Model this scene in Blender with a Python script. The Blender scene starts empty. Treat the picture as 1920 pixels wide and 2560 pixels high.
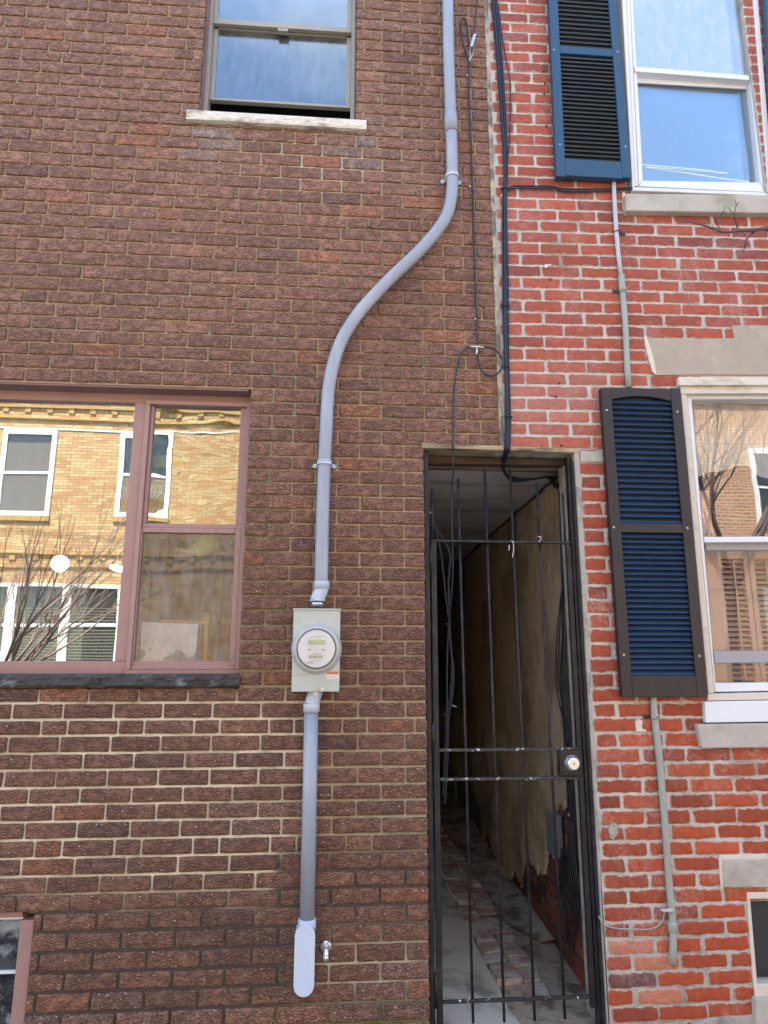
import bpy, math, random
from mathutils import Vector, Matrix, noise
C = bpy.context.scene.collection
rnd = random.Random(7)
R_ = math.radians

# ------------------------------------------------------------------ survey
# camera solved from the brick coursing: focal 1700 px (of 1920 wide), 3.10 m from the wall
F_, YAW, PIT, ROL, DC, HC = 1700.0, -0.0756813, 0.2060979, 0.0013725, 3.1021, 1.55
def ray(px, py):
    x, y, z = (px-960)/F_, -(py-1280)/F_, -1.0
    c, s = math.cos(ROL), math.sin(ROL); x, y = c*x-s*y, s*x+c*y
    c, s = math.cos(PIT), math.sin(PIT); y, z = c*y-s*z, s*y+c*z
    c, s = math.cos(YAW), math.sin(YAW); x, z = c*x+s*z, -s*x+c*z
    return Vector((x, -z, y))
def P(px, py, Y=0.0):                     # point of the sight line at depth Y (0 = face of the brickwork)
    r = ray(px, py); t = (DC+Y)/r.y
    return Vector((r.x*t, Y, HC+r.z*t))
def XZ(px, py, Y=0.0):
    p = P(px, py, Y); return (p.x, p.z)
AX, AK = 1.227, 0.0345                    # passage right wall: X = AX + AK*Y
def RW(px, py, off=0.0):
    r = ray(px, py); t = (AX-off-AK*DC)/(r.x-AK*r.y)
    return Vector((t*r.x, -DC+t*r.y, HC+t*r.z))

# ------------------------------------------------------------------ mesh builder
class MB:
    def __init__(s): s.v=[]; s.f=[]; s.m=[]; s.sm=[]; s.c=[]; s.e=[]; s.col=(1,1,1); s.ed=0.0
    def vv(s, p, col=None, ed=None):
        s.v.append((p[0],p[1],p[2])); s.c.append(col or s.col); s.e.append(s.ed if ed is None else ed); return len(s.v)-1
    def ff(s, idx, m=0, sm=False): s.f.append(idx); s.m.append(m); s.sm.append(sm)
    def poly(s, pts, m=0, sm=False): s.ff([s.vv(p) for p in pts], m, sm)
    def box(s, x0,x1,y0,y1,z0,z1, m=0):
        a=[s.vv((x,y,z)) for x in (x0,x1) for y in (y0,y1) for z in (z0,z1)]
        for q in ((0,1,3,2),(4,6,7,5),(0,4,5,1),(2,3,7,6),(0,2,6,4),(1,5,7,3)): s.ff([a[i] for i in q], m)
    def obox(s, c, ax, ay, az, m=0):         # oriented box from centre and half-axis vectors
        c=Vector(c); ax=Vector(ax); ay=Vector(ay); az=Vector(az)
        a=[s.vv(c+ax*i+ay*j+az*k) for i in (-1,1) for j in (-1,1) for k in (-1,1)]
        for q in ((0,1,3,2),(4,6,7,5),(0,4,5,1),(2,3,7,6),(0,2,6,4),(1,5,7,3)): s.ff([a[i] for i in q], m)
    def prism(s, pts, yf, yb, m=0):          # xz outline, front at yf, back at yb
        n=len(pts)
        a=[s.vv((p[0],yf,p[1])) for p in pts]; b=[s.vv((p[0],yb,p[1])) for p in pts]
        s.ff(a,m); s.ff(b[::-1],m)
        for i in range(n): s.ff([a[i],b[i],b[(i+1)%n],a[(i+1)%n]],m)
    def quad(s, c4, yf, yb, m=0):            # four photo corners measured at depth yf
        s.prism([XZ(x,y,yf) for x,y in c4], yf, yb, m)
    def tube(s, path, r, n=10, m=0, cap=True):
        path=[Vector(p) for p in path]; rs = r if isinstance(r,(list,tuple)) else [r]*len(path)
        rings=[]; up=None
        for i,p in enumerate(path):
            d=(path[min(i+1,len(path)-1)]-path[max(i-1,0)])
            if d.length<1e-9: d=Vector((0,0,1))
            d.normalize()
            if up is None:
                up = Vector((0,1,0)) if abs(d.y)<.9 else Vector((1,0,0))
            u=(up-d*up.dot(d)).normalized(); w=d.cross(u); up=u
            rings.append([s.vv(p+u*(math.cos(2*math.pi*k/n)*rs[i])+w*(math.sin(2*math.pi*k/n)*rs[i])) for k in range(n)])
        for a,b in zip(rings,rings[1:]):
            for k in range(n): s.ff([a[k],a[(k+1)%n],b[(k+1)%n],b[k]],m,True)
        if cap: s.ff(rings[0][::-1],m); s.ff(rings[-1],m)
    def lathe(s, c, ax, prof, n=32, m=0, sx=1.0):       # prof = [(along, radius)]
        ax=Vector(ax).normalized(); u=ax.orthogonal().normalized(); w=ax.cross(u); c=Vector(c); rings=[]
        for a,r in prof: rings.append([s.vv(c+ax*a+(u*math.cos(2*math.pi*k/n)+w*math.sin(2*math.pi*k/n))*max(r,1e-5)) for k in range(n)])
        for a,b in zip(rings,rings[1:]):
            for k in range(n): s.ff([a[k],a[(k+1)%n],b[(k+1)%n],b[k]],m,True)
        s.ff(rings[0][::-1],m); s.ff(rings[-1],m)
    def build(s, name, mats, parent=None, bevel=0, seg=2, recalc=True, kind=None, label=None, smooth=None):
        me=bpy.data.meshes.new(name); off=Vector((0,0,0))
        if parent is not None:
            r=parent
            while r.parent: r=r.parent
            off=Vector(r.location)
        me.from_pydata([(a-off.x,b-off.y,c-off.z) for a,b,c in s.v],[],s.f)
        if not isinstance(mats,(list,tuple)): mats=[mats]
        for m in mats: me.materials.append(m)
        me.polygons.foreach_set('material_index', s.m); me.polygons.foreach_set('use_smooth', s.sm)
        if any(c!=(1,1,1) for c in s.c):
            at=me.color_attributes.new('tint','FLOAT_COLOR','POINT')
            fl=[]
            for c,e in zip(s.c,s.e): fl.extend((c[0],c[1],c[2],e))
            at.data.foreach_set('color', fl)
        if recalc:
            import bmesh
            bm=bmesh.new(); bm.from_mesh(me); bmesh.ops.recalc_face_normals(bm, faces=bm.faces); bm.to_mesh(me); bm.free()
        o=bpy.data.objects.new(name, me); C.objects.link(o)
        if parent is not None: o.parent=parent
        if bevel:
            b=o.modifiers.new('bevel','BEVEL'); b.width=bevel; b.segments=seg; b.limit_method='ANGLE'; b.angle_limit=R_(40)
        if kind: o['kind']=kind
        if label: o['label']=label
        return o
def tag(o, label, cat, group=None):
    o['label']=label; o['category']=cat
    if group: o['group']=group
    return o
def thing(name, label, cat, loc=(0,0,0), group=None):
    o=bpy.data.objects.new(name,None); C.objects.link(o); o.location=loc; o.empty_display_size=.1
    return tag(o,label,cat,group)
def catmull(pts, sub=6):
    pts=[Vector(p) for p in pts]; out=[]
    for i in range(len(pts)-1):
        a=pts[max(i-1,0)]; b=pts[i]; c=pts[i+1]; d=pts[min(i+2,len(pts)-1)]
        for k in range(sub):
            t=k/sub
            out.append(.5*((2*b)+(c-a)*t+(2*a-5*b+4*c-d)*t*t+(3*b-a-3*c+d)*t**3))
    out.append(pts[-1]); return out

# ------------------------------------------------------------------ materials
def newmat(name):
    m=bpy.data.materials.new(name); m.use_nodes=True; nt=m.node_tree; nt.nodes.clear()
    out=nt.nodes.new('ShaderNodeOutputMaterial'); return m,nt,out
class N:
    def __init__(s,nt): s.nt=nt; s._pos=None
    def n(s,t,**k):
        q=s.nt.nodes.new(t)
        for a,b in k.items(): setattr(q,a,b)
        return q
    def l(s,a,b): s.nt.links.new(a,b)
    def pos(s,scale=(1,1,1),rot=None):
        g=s.n('ShaderNodeNewGeometry'); mp=s.n('ShaderNodeMapping'); s.l(g.outputs['Position'],mp.inputs['Vector'])
        mp.inputs['Scale'].default_value=scale
        if rot: mp.inputs['Rotation'].default_value=rot
        return mp.outputs['Vector']
    def noise(s,vec,scale,detail=4,rough=.55,dist=0):
        q=s.n('ShaderNodeTexNoise'); s.l(vec,q.inputs['Vector'])
        q.inputs['Scale'].default_value=scale; q.inputs['Detail'].default_value=detail; q.inputs['Roughness'].default_value=rough; q.inputs['Distortion'].default_value=dist
        return q
    def ramp(s,val,a,b,c0=(0,0,0,1),c1=(1,1,1,1)):
        q=s.n('ShaderNodeValToRGB'); s.l(val,q.inputs['Fac']); e=q.color_ramp.elements
        e[0].position=a; e[0].color=c0; e[1].position=b; e[1].color=c1; return q.outputs['Color']
    def mix(s,fac,a,b,mode='MIX'):
        q=s.n('ShaderNodeMix',data_type='RGBA',blend_type=mode)
        for v,i in ((fac,0),(a,6),(b,7)):
            if hasattr(v,'links'): s.l(v,q.inputs[i])
            else: q.inputs[i].default_value = v if i==0 else (v if len(v)==4 else (*v,1))
        return q.outputs[2]
    def math(s,op,a,b=0.0,c=None):
        q=s.n('ShaderNodeMath',operation=op)
        for v,i in ((a,0),(b,1),(c,2)):
            if v is None: continue
            if hasattr(v,'links'): s.l(v,q.inputs[i])
            else: q.inputs[i].default_value=v
        return q.outputs[0]
    def bump(s,h,strength,dist=.002,prev=None):
        q=s.n('ShaderNodeBump'); s.l(h,q.inputs['Height']); q.inputs['Strength'].default_value=strength; q.inputs['Distance'].default_value=dist
        if prev: s.l(prev,q.inputs['Normal'])
        return q.outputs['Normal']
def M(name, col, rough=.6, metal=0, var=.15, vs=12, bump=.2, bs=120, bd=.001, dirt=None, da=.5, ds=6, dlo=.5, dhi=.7, stretch=(1,1,1), chips=None, cs=60, cth=.72, emit=0, spec=.5):
    m,nt,out=newmat(name); k=N(nt); b=k.n('ShaderNodeBsdfPrincipled'); k.l(b.outputs[0],out.inputs[0])
    p=k.pos(stretch); n1=k.noise(p,vs)
    c=k.mix(k.math('MULTIPLY',n1.outputs['Fac'],1.0),tuple(x*(1-var) for x in col),tuple(min(1,x*(1+var)) for x in col))
    n2=k.noise(k.pos(stretch),vs*7,3); c=k.mix(.35*min(1,var*3),c,k.mix(n2.outputs['Fac'],tuple(x*.6 for x in col),tuple(min(1,x*1.4) for x in col)))
    if dirt:
        n3=k.noise(k.pos(stretch),ds,6,.65); c=k.mix(k.math('MULTIPLY',k.ramp(n3.outputs['Fac'],dlo,dhi),da),c,dirt)
    if chips:
        n4=k.noise(k.pos(),cs,5,.7); c=k.mix(k.ramp(n4.outputs['Fac'],cth,cth+.02),c,chips)
    k.l(c,b.inputs['Base Color'])
    b.inputs['Metallic'].default_value=metal; b.inputs['Specular IOR Level'].default_value=spec
    nr=k.noise(k.pos(stretch),vs*3,4); rr=k.n('ShaderNodeMapRange'); k.l(nr.outputs['Fac'],rr.inputs[0]); rr.inputs[3].default_value=max(.03,rough-.12); rr.inputs[4].default_value=min(1,rough+.12); k.l(rr.outputs[0],b.inputs['Roughness'])
    if bump:
        nb=k.noise(k.pos(stretch),bs,5,.6); k.l(k.bump(nb.outputs['Fac'],bump,bd),b.inputs['Normal'])
    if emit:
        b.inputs['Emission Color'].default_value=(*col,1); b.inputs['Emission Strength'].default_value=emit
    return m
def tint_node(k):
    a=k.n('ShaderNodeAttribute',attribute_name='tint'); return a
def mat_brown():
    m,nt,out=newmat('brown_rug_brick'); k=N(nt); b=k.n('ShaderNodeBsdfPrincipled'); k.l(b.outputs[0],out.inputs[0])
    a=tint_node(k)
    # wandering horizontal furrows of the rug face
    w=k.noise(k.pos((1,1,1)),42,2,.5); wv=k.n('ShaderNodeVectorMath',operation='MULTIPLY_ADD'); k.l(w.outputs['Color'],wv.inputs[0]); wv.inputs[1].default_value=(.03,.0,.016); k.l(k.pos(),wv.inputs[2])
    sc=k.n('ShaderNodeVectorMath',operation='MULTIPLY'); k.l(wv.outputs[0],sc.inputs[0]); sc.inputs[1].default_value=(46,30,118)
    vo=k.n('ShaderNodeTexVoronoi',feature='DISTANCE_TO_EDGE'); k.l(sc.outputs[0],vo.inputs['Vector']); vo.inputs['Scale'].default_value=1.0
    crack=k.ramp(vo.outputs['Distance'],.0,.20)
    pres=k.noise(k.pos((1,1,1.6)),22,3,.6); pm=k.ramp(pres.outputs['Fac'],.34,.52)
    crack2=k.mix(pm,(1,1,1),crack)
    big=k.noise(k.pos((1,1,.45)),2.2,6,.6); f1=k.noise(k.pos(),260,3,.7)
    c=k.mix(1.0,a.outputs['Color'],k.mix(big.outputs['Fac'],(.66,.67,.68),(1.34,1.3,1.27)),'MULTIPLY')
    c=k.mix(1.0,c,k.mix(f1.outputs['Fac'],(.62,.62,.62),(1.38,1.38,1.38)),'MULTIPLY')
    c=k.mix(1.0,c,k.mix(crack2,(.50,.46,.44),(1.1,1.1,1.1)),'MULTIPLY')
    # light grains and paint flecks
    sp=k.n('ShaderNodeTexVoronoi',feature='F1'); k.l(k.pos(),sp.inputs['Vector']); sp.inputs['Scale'].default_value=62; sp.inputs['Randomness'].default_value=1
    sel=k.n('ShaderNodeSeparateColor'); k.l(sp.outputs['Color'],sel.inputs[0])
    g=k.n('ShaderNodeNewGeometry'); sx=k.n('ShaderNodeSeparateXYZ'); k.l(g.outputs['Position'],sx.inputs[0])
    low=k.n('ShaderNodeMapRange'); k.l(sx.outputs[2],low.inputs[0]); low.inputs[1].default_value=1.7; low.inputs[2].default_value=.2; low.inputs[3].default_value=.94; low.inputs[4].default_value=.62
    fl=k.math('MULTIPLY',k.math('GREATER_THAN',sel.outputs[0],low.outputs[0]),k.math('LESS_THAN',sp.outputs['Distance'],k.math('MULTIPLY',sel.outputs[1],.17)))
    c=k.mix(k.math('MULTIPLY',fl,.85),c,(.62,.56,.50))
    # splash of pale paint near the pipe foot
    pn=k.noise(k.pos(),130,4,.7); pa=k.math('MULTIPLY',k.ramp(pn.outputs['Fac'],.56,.6),a.outputs['Alpha'])
    c=k.mix(k.math('MULTIPLY',pa,.8),c,(.6,.55,.53))
    k.l(c,b.inputs['Base Color']); b.inputs['Roughness'].default_value=.72; b.inputs['Specular IOR Level'].default_value=.35
    h=k.math('ADD',k.math('MULTIPLY',crack2,1.0),k.math('MULTIPLY',f1.outputs['Fac'],.45))
    k.l(k.bump(h,.9,.0045),b.inputs['Normal']); return m
def mat_mortar(name, rough=.9):
    m,nt,out=newmat(name); k=N(nt); b=k.n('ShaderNodeBsdfPrincipled'); k.l(b.outputs[0],out.inputs[0])
    a=tint_node(k); f=k.noise(k.pos(),90,5,.7); g=k.noise(k.pos(),9,5,.65)
    c=k.mix(1.0,a.outputs['Color'],k.mix(f.outputs['Fac'],(.6,.6,.6),(1.3,1.3,1.3)),'MULTIPLY')
    c=k.mix(k.math('MULTIPLY',k.ramp(g.outputs['Fac'],.52,.66),.55),c,k.mix(1.0,a.outputs['Color'],(.42,.40,.34),'MULTIPLY'))
    k.l(c,b.inputs['Base Color']); b.inputs['Roughness'].default_value=rough
    k.l(k.bump(f.outputs['Fac'],.6,.004),b.inputs['Normal']); return m
def mat_red():
    m,nt,out=newmat('red_brick'); k=N(nt); b=k.n('ShaderNodeBsdfPrincipled'); k.l(b.outputs[0],out.inputs[0])
    a=tint_node(k); n1=k.noise(k.pos((1,1,1.7)),24,6,.62); n2=k.noise(k.pos(),190,4,.7)
    c=k.mix(1.0,a.outputs['Color'],k.mix(n1.outputs['Fac'],(.52,.44,.44),(1.48,1.58,1.54)),'MULTIPLY')
    c=k.mix(1.0,c,k.mix(n2.outputs['Fac'],(.72,.70,.70),(1.27,1.25,1.25)),'MULTIPLY')
    pit=k.noise(k.pos(),75,4,.6); c=k.mix(k.math('MULTIPLY',k.ramp(pit.outputs['Fac'],.66,.72),.7),c,(.06,.025,.015))
    # mortar smeared over the arrises, lime bloom on the faces
    sm=k.noise(k.pos(),48,5,.7); e=k.math('ADD',k.math('MULTIPLY',a.outputs['Alpha'],.42),k.math('MULTIPLY',sm.outputs['Fac'],.62))
    c=k.mix(k.ramp(e,.63,.74),c,(.50,.44,.37))
    bl=k.noise(k.pos((1,1,1)),3.3,5,.7,.6); fine=k.noise(k.pos(),60,5,.75)
    c=k.mix(k.math('MULTIPLY',k.math('MULTIPLY',k.ramp(bl.outputs['Fac'],.50,.70),k.ramp(fine.outputs['Fac'],.42,.62)),.6),c,(.55,.42,.38))
    k.l(c,b.inputs['Base Color']); b.inputs['Roughness'].default_value=.78; b.inputs['Specular IOR Level'].default_value=.3
    h=k.math('ADD',n2.outputs['Fac'],k.math('MULTIPLY',n1.outputs['Fac'],1.5)); k.l(k.bump(h,.5,.003),b.inputs['Normal']); return m
def mat_glass(name, fac=.22, tint=(.9,.95,.93), wav=0.0, ws=2.0, haze=0, hazecol=(.5,.55,.6), fk=.5):
    m,nt,out=newmat(name); k=N(nt)
    gl=k.n('ShaderNodeBsdfGlossy'); gl.inputs['Roughness'].default_value=.0; gl.inputs['Color'].default_value=(1,1,1,1)
    tr=k.n('ShaderNodeBsdfTransparent'); tr.inputs['Color'].default_value=(*tint,1)
    fr=k.n('ShaderNodeLayerWeight'); fr.inputs['Blend'].default_value=.25
    f=k.math('ADD',fac,k.math('MULTIPLY',fr.outputs['Fresnel'],fk))
    mx=k.n('ShaderNodeMixShader'); k.l(f,mx.inputs[0]); k.l(tr.outputs[0],mx.inputs[1]); k.l(gl.outputs[0],mx.inputs[2]); last=mx.outputs[0]
    if wav:
        n=k.noise(k.pos((1,1,2.2)),ws,1,.4); k.l(k.bump(n.outputs['Fac'],1.0,wav),gl.inputs['Normal'])
    if haze:
        d=k.n('ShaderNodeBsdfDiffuse'); d.inputs['Color'].default_value=(*hazecol,1)
        nn=k.noise(k.pos((1,1,.25)),26,6,.7); h=k.math('MULTIPLY',k.ramp(nn.outputs['Fac'],.35,.75),haze)
        m2=k.n('ShaderNodeMixShader'); k.l(h,m2.inputs[0]); k.l(last,m2.inputs[1]); k.l(d.outputs[0],m2.inputs[2]); last=m2.outputs[0]
    k.l(last,out.inputs[0]); return m
def mat_sheer(name,col,alpha,scale=600):
    m,nt,out=newmat(name); k=N(nt); tr=k.n('ShaderNodeBsdfTransparent'); d=k.n('ShaderNodeBsdfPrincipled'); d.inputs['Base Color'].default_value=(*col,1); d.inputs['Roughness'].default_value=.9
    n=k.noise(k.pos((1,1,.2)),24,3); f=k.math('ADD',alpha-.12,k.math('MULTIPLY',n.outputs['Fac'],.24))
    mx=k.n('ShaderNodeMixShader'); k.l(f,mx.inputs[0]); k.l(tr.outputs[0],mx.inputs[1]); k.l(d.outputs[0],mx.inputs[2]); k.l(mx.outputs[0],out.inputs[0]); return m
def mat_facade(name, c1, c2, mort, bl=.21, bh=.0677):
    m,nt,out=newmat(name); k=N(nt); b=k.n('ShaderNodeBsdfPrincipled'); k.l(b.outputs[0],out.inputs[0])
    t=k.n('ShaderNodeTexBrick'); k.l(k.pos((1,1,1),(R_(90),0,0)),t.inputs['Vector'])
    t.inputs['Color1'].default_value=(*c1,1); t.inputs['Color2'].default_value=(*c2,1); t.inputs['Mortar'].default_value=(*mort,1)
    t.inputs['Scale'].default_value=1; t.inputs['Mortar Size'].default_value=.007; t.inputs['Mortar Smooth'].default_value=.2; t.inputs['Brick Width'].default_value=bl; t.inputs['Row Height'].default_value=bh; t.inputs['Bias'].default_value=0
    n=k.noise(k.pos(),1.2,5); c=k.mix(1.0,t.outputs['Color'],k.mix(n.outputs['Fac'],(.75,.72,.7),(1.25,1.25,1.25)),'MULTIPLY')
    n2=k.noise(k.pos(),30,3); c=k.mix(1.0,c,k.mix(n2.outputs['Fac'],(.8,.8,.8),(1.2,1.2,1.2)),'MULTIPLY')
    k.l(c,b.inputs['Base Color']); b.inputs['Roughness'].default_value=.85
    k.l(k.bump(t.outputs['Fac'],-.5,.006),b.inputs['Normal']); return m
def mat_plaster():
    m,nt,out=newmat('old_limewashed_plaster'); k=N(nt); b=k.n('ShaderNodeBsdfPrincipled'); k.l(b.outputs[0],out.inputs[0])
    n1=k.noise(k.pos((1,1,.35)),3.2,7,.65,.6); n2=k.noise(k.pos((1,1,.2)),26,5,.7)
    g=k.n('ShaderNodeNewGeometry'); sx=k.n('ShaderNodeSeparateXYZ'); k.l(g.outputs['Position'],sx.inputs[0])
    zz=k.math('ADD',sx.outputs[2],k.math('MULTIPLY',n1.outputs['Fac'],.5))
    yy=k.math('ADD',sx.outputs[1],k.math('MULTIPLY',n1.outputs['Fac'],.6))
    lowm=k.math('MULTIPLY',k.ramp(k.math('MULTIPLY',zz,.5),.56,.62,(1,1,1,1),(0,0,0,1)),k.ramp(k.math('MULTIPLY',yy,.4),.48,.52))
    c=k.mix(n1.outputs['Fac'],(.40,.33,.23),(.64,.55,.42))
    c=k.mix(lowm,c,(.68,.61,.43))
    c=k.mix(k.math('MULTIPLY',k.ramp(n2.outputs['Fac'],.50,.66),.6),c,(.12,.09,.06))
    n4=k.noise(k.pos(),9,6,.7); c=k.mix(k.math('MULTIPLY',k.ramp(n4.outputs['Fac'],.60,.68),.5),c,(.06,.045,.03))
    st=k.noise(k.pos(),1.7,5,.6); c=k.mix(k.math('MULTIPLY',k.ramp(st.outputs['Fac'],.48,.60),.5),c,(.12,.09,.065))
    k.l(c,b.inputs['Base Color']); b.inputs['Roughness'].default_value=.85
    k.l(k.bump(k.math('ADD',n2.outputs['Fac'],n1.outputs['Fac']),.6,.01),b.inputs['Normal']); return m

MBROWN=mat_brown(); MMORT=mat_mortar('brown_wall_mortar'); MRED=mat_red(); MRM=mat_mortar('red_wall_mortar')
MPVC=M('grey_pvc',(.30,.335,.385),.38,var=.06,vs=5,bump=.05,bs=40,dirt=(.50,.53,.57),da=.55,ds=7,dlo=.50,dhi=.75,stretch=(1,1,.25),chips=(.7,.7,.72),cs=30,cth=.73)
MPVCL=M('light_grey_pvc',(.47,.55,.64),.33,var=.05,vs=5,bump=.03,bs=40,dirt=(.7,.7,.75),da=.25)
MBOX=M('grey_painted_steel',(.46,.50,.45),.42,var=.07,vs=6,bump=.05,bs=60,dirt=(.40,.34,.26),da=.22,ds=7,dlo=.5,dhi=.75)
MNAVY=M('navy_paint',(.018,.062,.118),.42,var=.12,vs=4,bump=.12,bs=70,stretch=(1,1,1),chips=(.5,.5,.5),cs=34,cth=.775)
MNAVYL=M('navy_louver_paint',(.016,.042,.072),.4,var=.15,vs=6,bump=.1,bs=60,stretch=(.3,1,1),chips=(.35,.38,.4),cs=26,cth=.79)
MCHAR=M('charcoal_paint',(.017,.0145,.013),.5,var=.15,vs=5,bump=.35,bs=60,bd=.0008,stretch=(1,1,.25),chips=(.5,.45,.42),cs=30,cth=.79)
MWHITE=M('white_vinyl',(.74,.77,.80),.38,var=.04,vs=4,bump=.03,dirt=(.5,.49,.45),da=.35,ds=8,dlo=.55,dhi=.8)
MCREAM=M('old_cream_paint',(.66,.61,.50),.6,var=.08,vs=6,bump=.3,bs=40,bd=.002,dirt=(.33,.24,.13),da=.55,ds=11,dlo=.56,dhi=.7,stretch=(.5,1,1))
MMAUVE=M('faded_mauve_paint',(.36,.215,.19),.5,var=.10,vs=5,bump=.15,bs=60,dirt=(.22,.12,.10),da=.4,ds=12,dlo=.55,dhi=.72)
MMAUVD=M('dull_maroon_paint',(.23,.135,.125),.5,var=.1,vs=5,bump=.2,bs=60)
MALU=M('bronze_aluminium',(.36,.33,.265),.42,metal=.15,var=.08,bump=.05,dirt=(.6,.6,.58),da=.3,ds=20,dlo=.6,dhi=.75)
MSTONE=M('limestone_sill',(.74,.69,.58),.85,var=.15,vs=14,bump=1,bs=38,bd=.016,dirt=(.17,.12,.07),da=.85,ds=10,dlo=.50,dhi=.66,stretch=(.5,1,1))
MBLSTONE=M('soot_black_stone',(.055,.050,.042),.75,var=.4,vs=16,bump=1,bs=34,bd=.016,dirt=(.28,.28,.29),da=.6,ds=22,dlo=.56,dhi=.68,stretch=(.6,1,1))
MGSTONE=M('grey_stone',(.47,.44,.37),.88,var=.22,vs=7,bump=.6,bs=70,bd=.006,dirt=(.22,.20,.12),da=.6,ds=4,dlo=.48,dhi=.66)
MSTUC=M('tan_cement_patch',(.40,.345,.27),.9,var=.18,vs=7,bump=.5,bs=90,bd=.003,dirt=(.58,.57,.54),da=.7,ds=3.2,dlo=.54,dhi=.66)
MCAULK=M('rough_cement_fillet',(.46,.42,.32),.9,var=.3,vs=20,bump=.8,bs=60,bd=.008,dirt=(.09,.09,.08),da=.85,ds=10,dlo=.44,dhi=.56,stretch=(1,1,.6))
MSTRIP=M('weathered_render',(.42,.39,.33),.9,var=.2,vs=16,bump=.8,bs=45,bd=.01,dirt=(.20,.18,.15),da=.7,ds=9,dlo=.48,dhi=.62)
MIRON=M('black_iron_paint',(.013,.013,.015),.46,spec=.35,var=.3,vs=12,bump=.2,bs=80,dirt=(.06,.055,.05),da=.6,ds=14,chips=(.60,.60,.58),cs=42,cth=.735)
MIRONC=M('chipped_black_iron',(.02,.02,.022),.4,var=.3,vs=12,bump=.3,bs=80,chips=(.72,.72,.70),cs=55,cth=.60)
MCABLE=M('black_cable_jacket',(.014,.017,.028),.38,var=.2,vs=20,bump=0)
MCABLEB=M('blue_black_cable',(.014,.020,.036),.45,var=.2,vs=20,bump=0)
MCHROME=M('chromed_brass',(.80,.80,.79),.27,metal=.85,var=.06,bump=.03)
MSTEEL=M('zinc_steel',(.55,.54,.50),.3,metal=1,var=.15,bump=.1,bs=50)
MBRASS=M('pale_brass',(.78,.76,.62),.35,metal=.6,var=.06,bump=0)
MNYL=M('white_nylon',(.78,.78,.74),.5,var=.04,bump=0)
MNAIL=M('rusty_nail',(.06,.04,.03),.7,var=.4,vs=60,bump=.5)
MTIMB=M('old_timber',(.10,.06,.035),.8,var=.35,vs=18,bump=.7,bs=40,bd=.004,dirt=(.02,.014,.01),da=.8,ds=9,dlo=.45,dhi=.6,stretch=(.15,1,1))
MTIMBL=M('weathered_pale_timber',(.42,.33,.19),.85,var=.25,vs=20,bump=.7,bs=50,bd=.004,dirt=(.07,.05,.03),da=.9,ds=12,dlo=.46,dhi=.60,stretch=(.25,1,1))
MCEIL=M('grimy_ceiling_board',(.55,.54,.53),.8,var=.12,vs=2,bump=.1,bs=20,dirt=(.12,.09,.07),da=.6,ds=5,dlo=.5,dhi=.66,stretch=(.3,1,1))
MCONC=M('grey_green_concrete',(.62,.58,.49),.85,var=.15,vs=5,bump=.4,bs=60,bd=.004,dirt=(.14,.16,.09),da=.75,ds=3.2,dlo=.48,dhi=.62)
MDIRT=M('dirty_concrete',(.44,.37,.28),.9,var=.35,vs=9,bump=.9,bs=30,bd=.015,dirt=(.08,.065,.045),da=.8,ds=7,dlo=.47,dhi=.62)
MPAVE=M('worn_paving_brick',(.42,.28,.24),.85,var=.4,vs=11,bump=1,bs=40,bd=.012,dirt=(.60,.57,.50),da=.9,ds=8,dlo=.44,dhi=.56)
MPLAS=mat_plaster()
MGCOND=M('verdigris_painted_steel',(.33,.365,.31),.55,var=.10,vs=8,bump=.3,bs=70,dirt=(.34,.24,.17),da=.75,ds=14,dlo=.52,dhi=.64,stretch=(1,1,.3))
MGCONDL=M('pale_grey_painted_steel',(.50,.50,.53),.5,var=.06,vs=8,bump=.1,dirt=(.4,.4,.36),da=.3)
MGREYBOX=M('slate_grey_plastic',(.16,.19,.23),.4,var=.06,bump=.03)
MDARK=M('dark_finish_and_shade',(.05,.045,.04),.9,var=.1,bump=0)  # dark parts, and the painted shade of the void over the passage beam
MROOM=M('dim_room_plaster',(.22,.20,.17),.9,var=.1,bump=0)
MSHADE=M('pale_roller_shade',(.88,.90,.90),.9,var=.03,vs=2,bump=0)
MWOODIN=M('brown_stained_shutter',(.50,.34,.26),.45,var=.12,vs=6,bump=.1,stretch=(1,1,.2))
MBARK=M('grey_brown_bark',(.16,.115,.10),.8,var=.3,vs=30,bump=.5,bs=60)
MTWIG=M('dark_twig_bark',(.11,.07,.065),.7,var=.3,vs=40,bump=.2)
MTWIGL=M('light_brown_twig_bark',(.26,.19,.15),.8,var=.25,vs=30,bump=.3)  # light brown bark for the young tree
MASPH=M('asphalt',(.13,.13,.125),.9,var=.2,vs=3,bump=.5,bs=120)
MWALK=M('pavement_concrete',(.36,.35,.32),.9,var=.12,vs=2,bump=.3,bs=80)
MROOF=M('flat_roof',(.08,.08,.08),.9)
MYEL=mat_facade('yellow_brick_facade',(.56,.43,.20),(.45,.22,.08),(.24,.17,.10))
MORG=mat_facade('orange_brick_facade',(.38,.17,.08),(.46,.25,.13),(.62,.56,.46),.21,.075)
MYCOR=M('buff_brick_corbel',(.42,.26,.09),.85,var=.25,vs=6)
MWTRIM=M('white_window_trim',(.80,.82,.76),.5,var=.03,bump=0)
MBLIND=M('drab_blind',(.27,.19,.13),.7,var=.08,vs=3,bump=0)
MBLINDL=M('pale_slats',(.30,.27,.20),.6,var=.03,bump=0)
MGLOBE=M('lit_globe',(1,.97,.86),.5,var=0,bump=0,emit=9)
MBOARD=M('plaster_smeared_board',(.88,.86,.82),.8,var=.12,vs=9,bump=.5,bs=20,bd=.01,dirt=(.20,.20,.21),da=.8,ds=10,dlo=.52,dhi=.57)
MORWOOD=M('orange_wood',(.55,.27,.08),.6,var=.12,vs=10,bump=.1)
MHIVIS=M('hi_vis_yellow_cloth',(.50,.62,.04),.8,var=.15,vs=20,bump=.3,bs=50)
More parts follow.
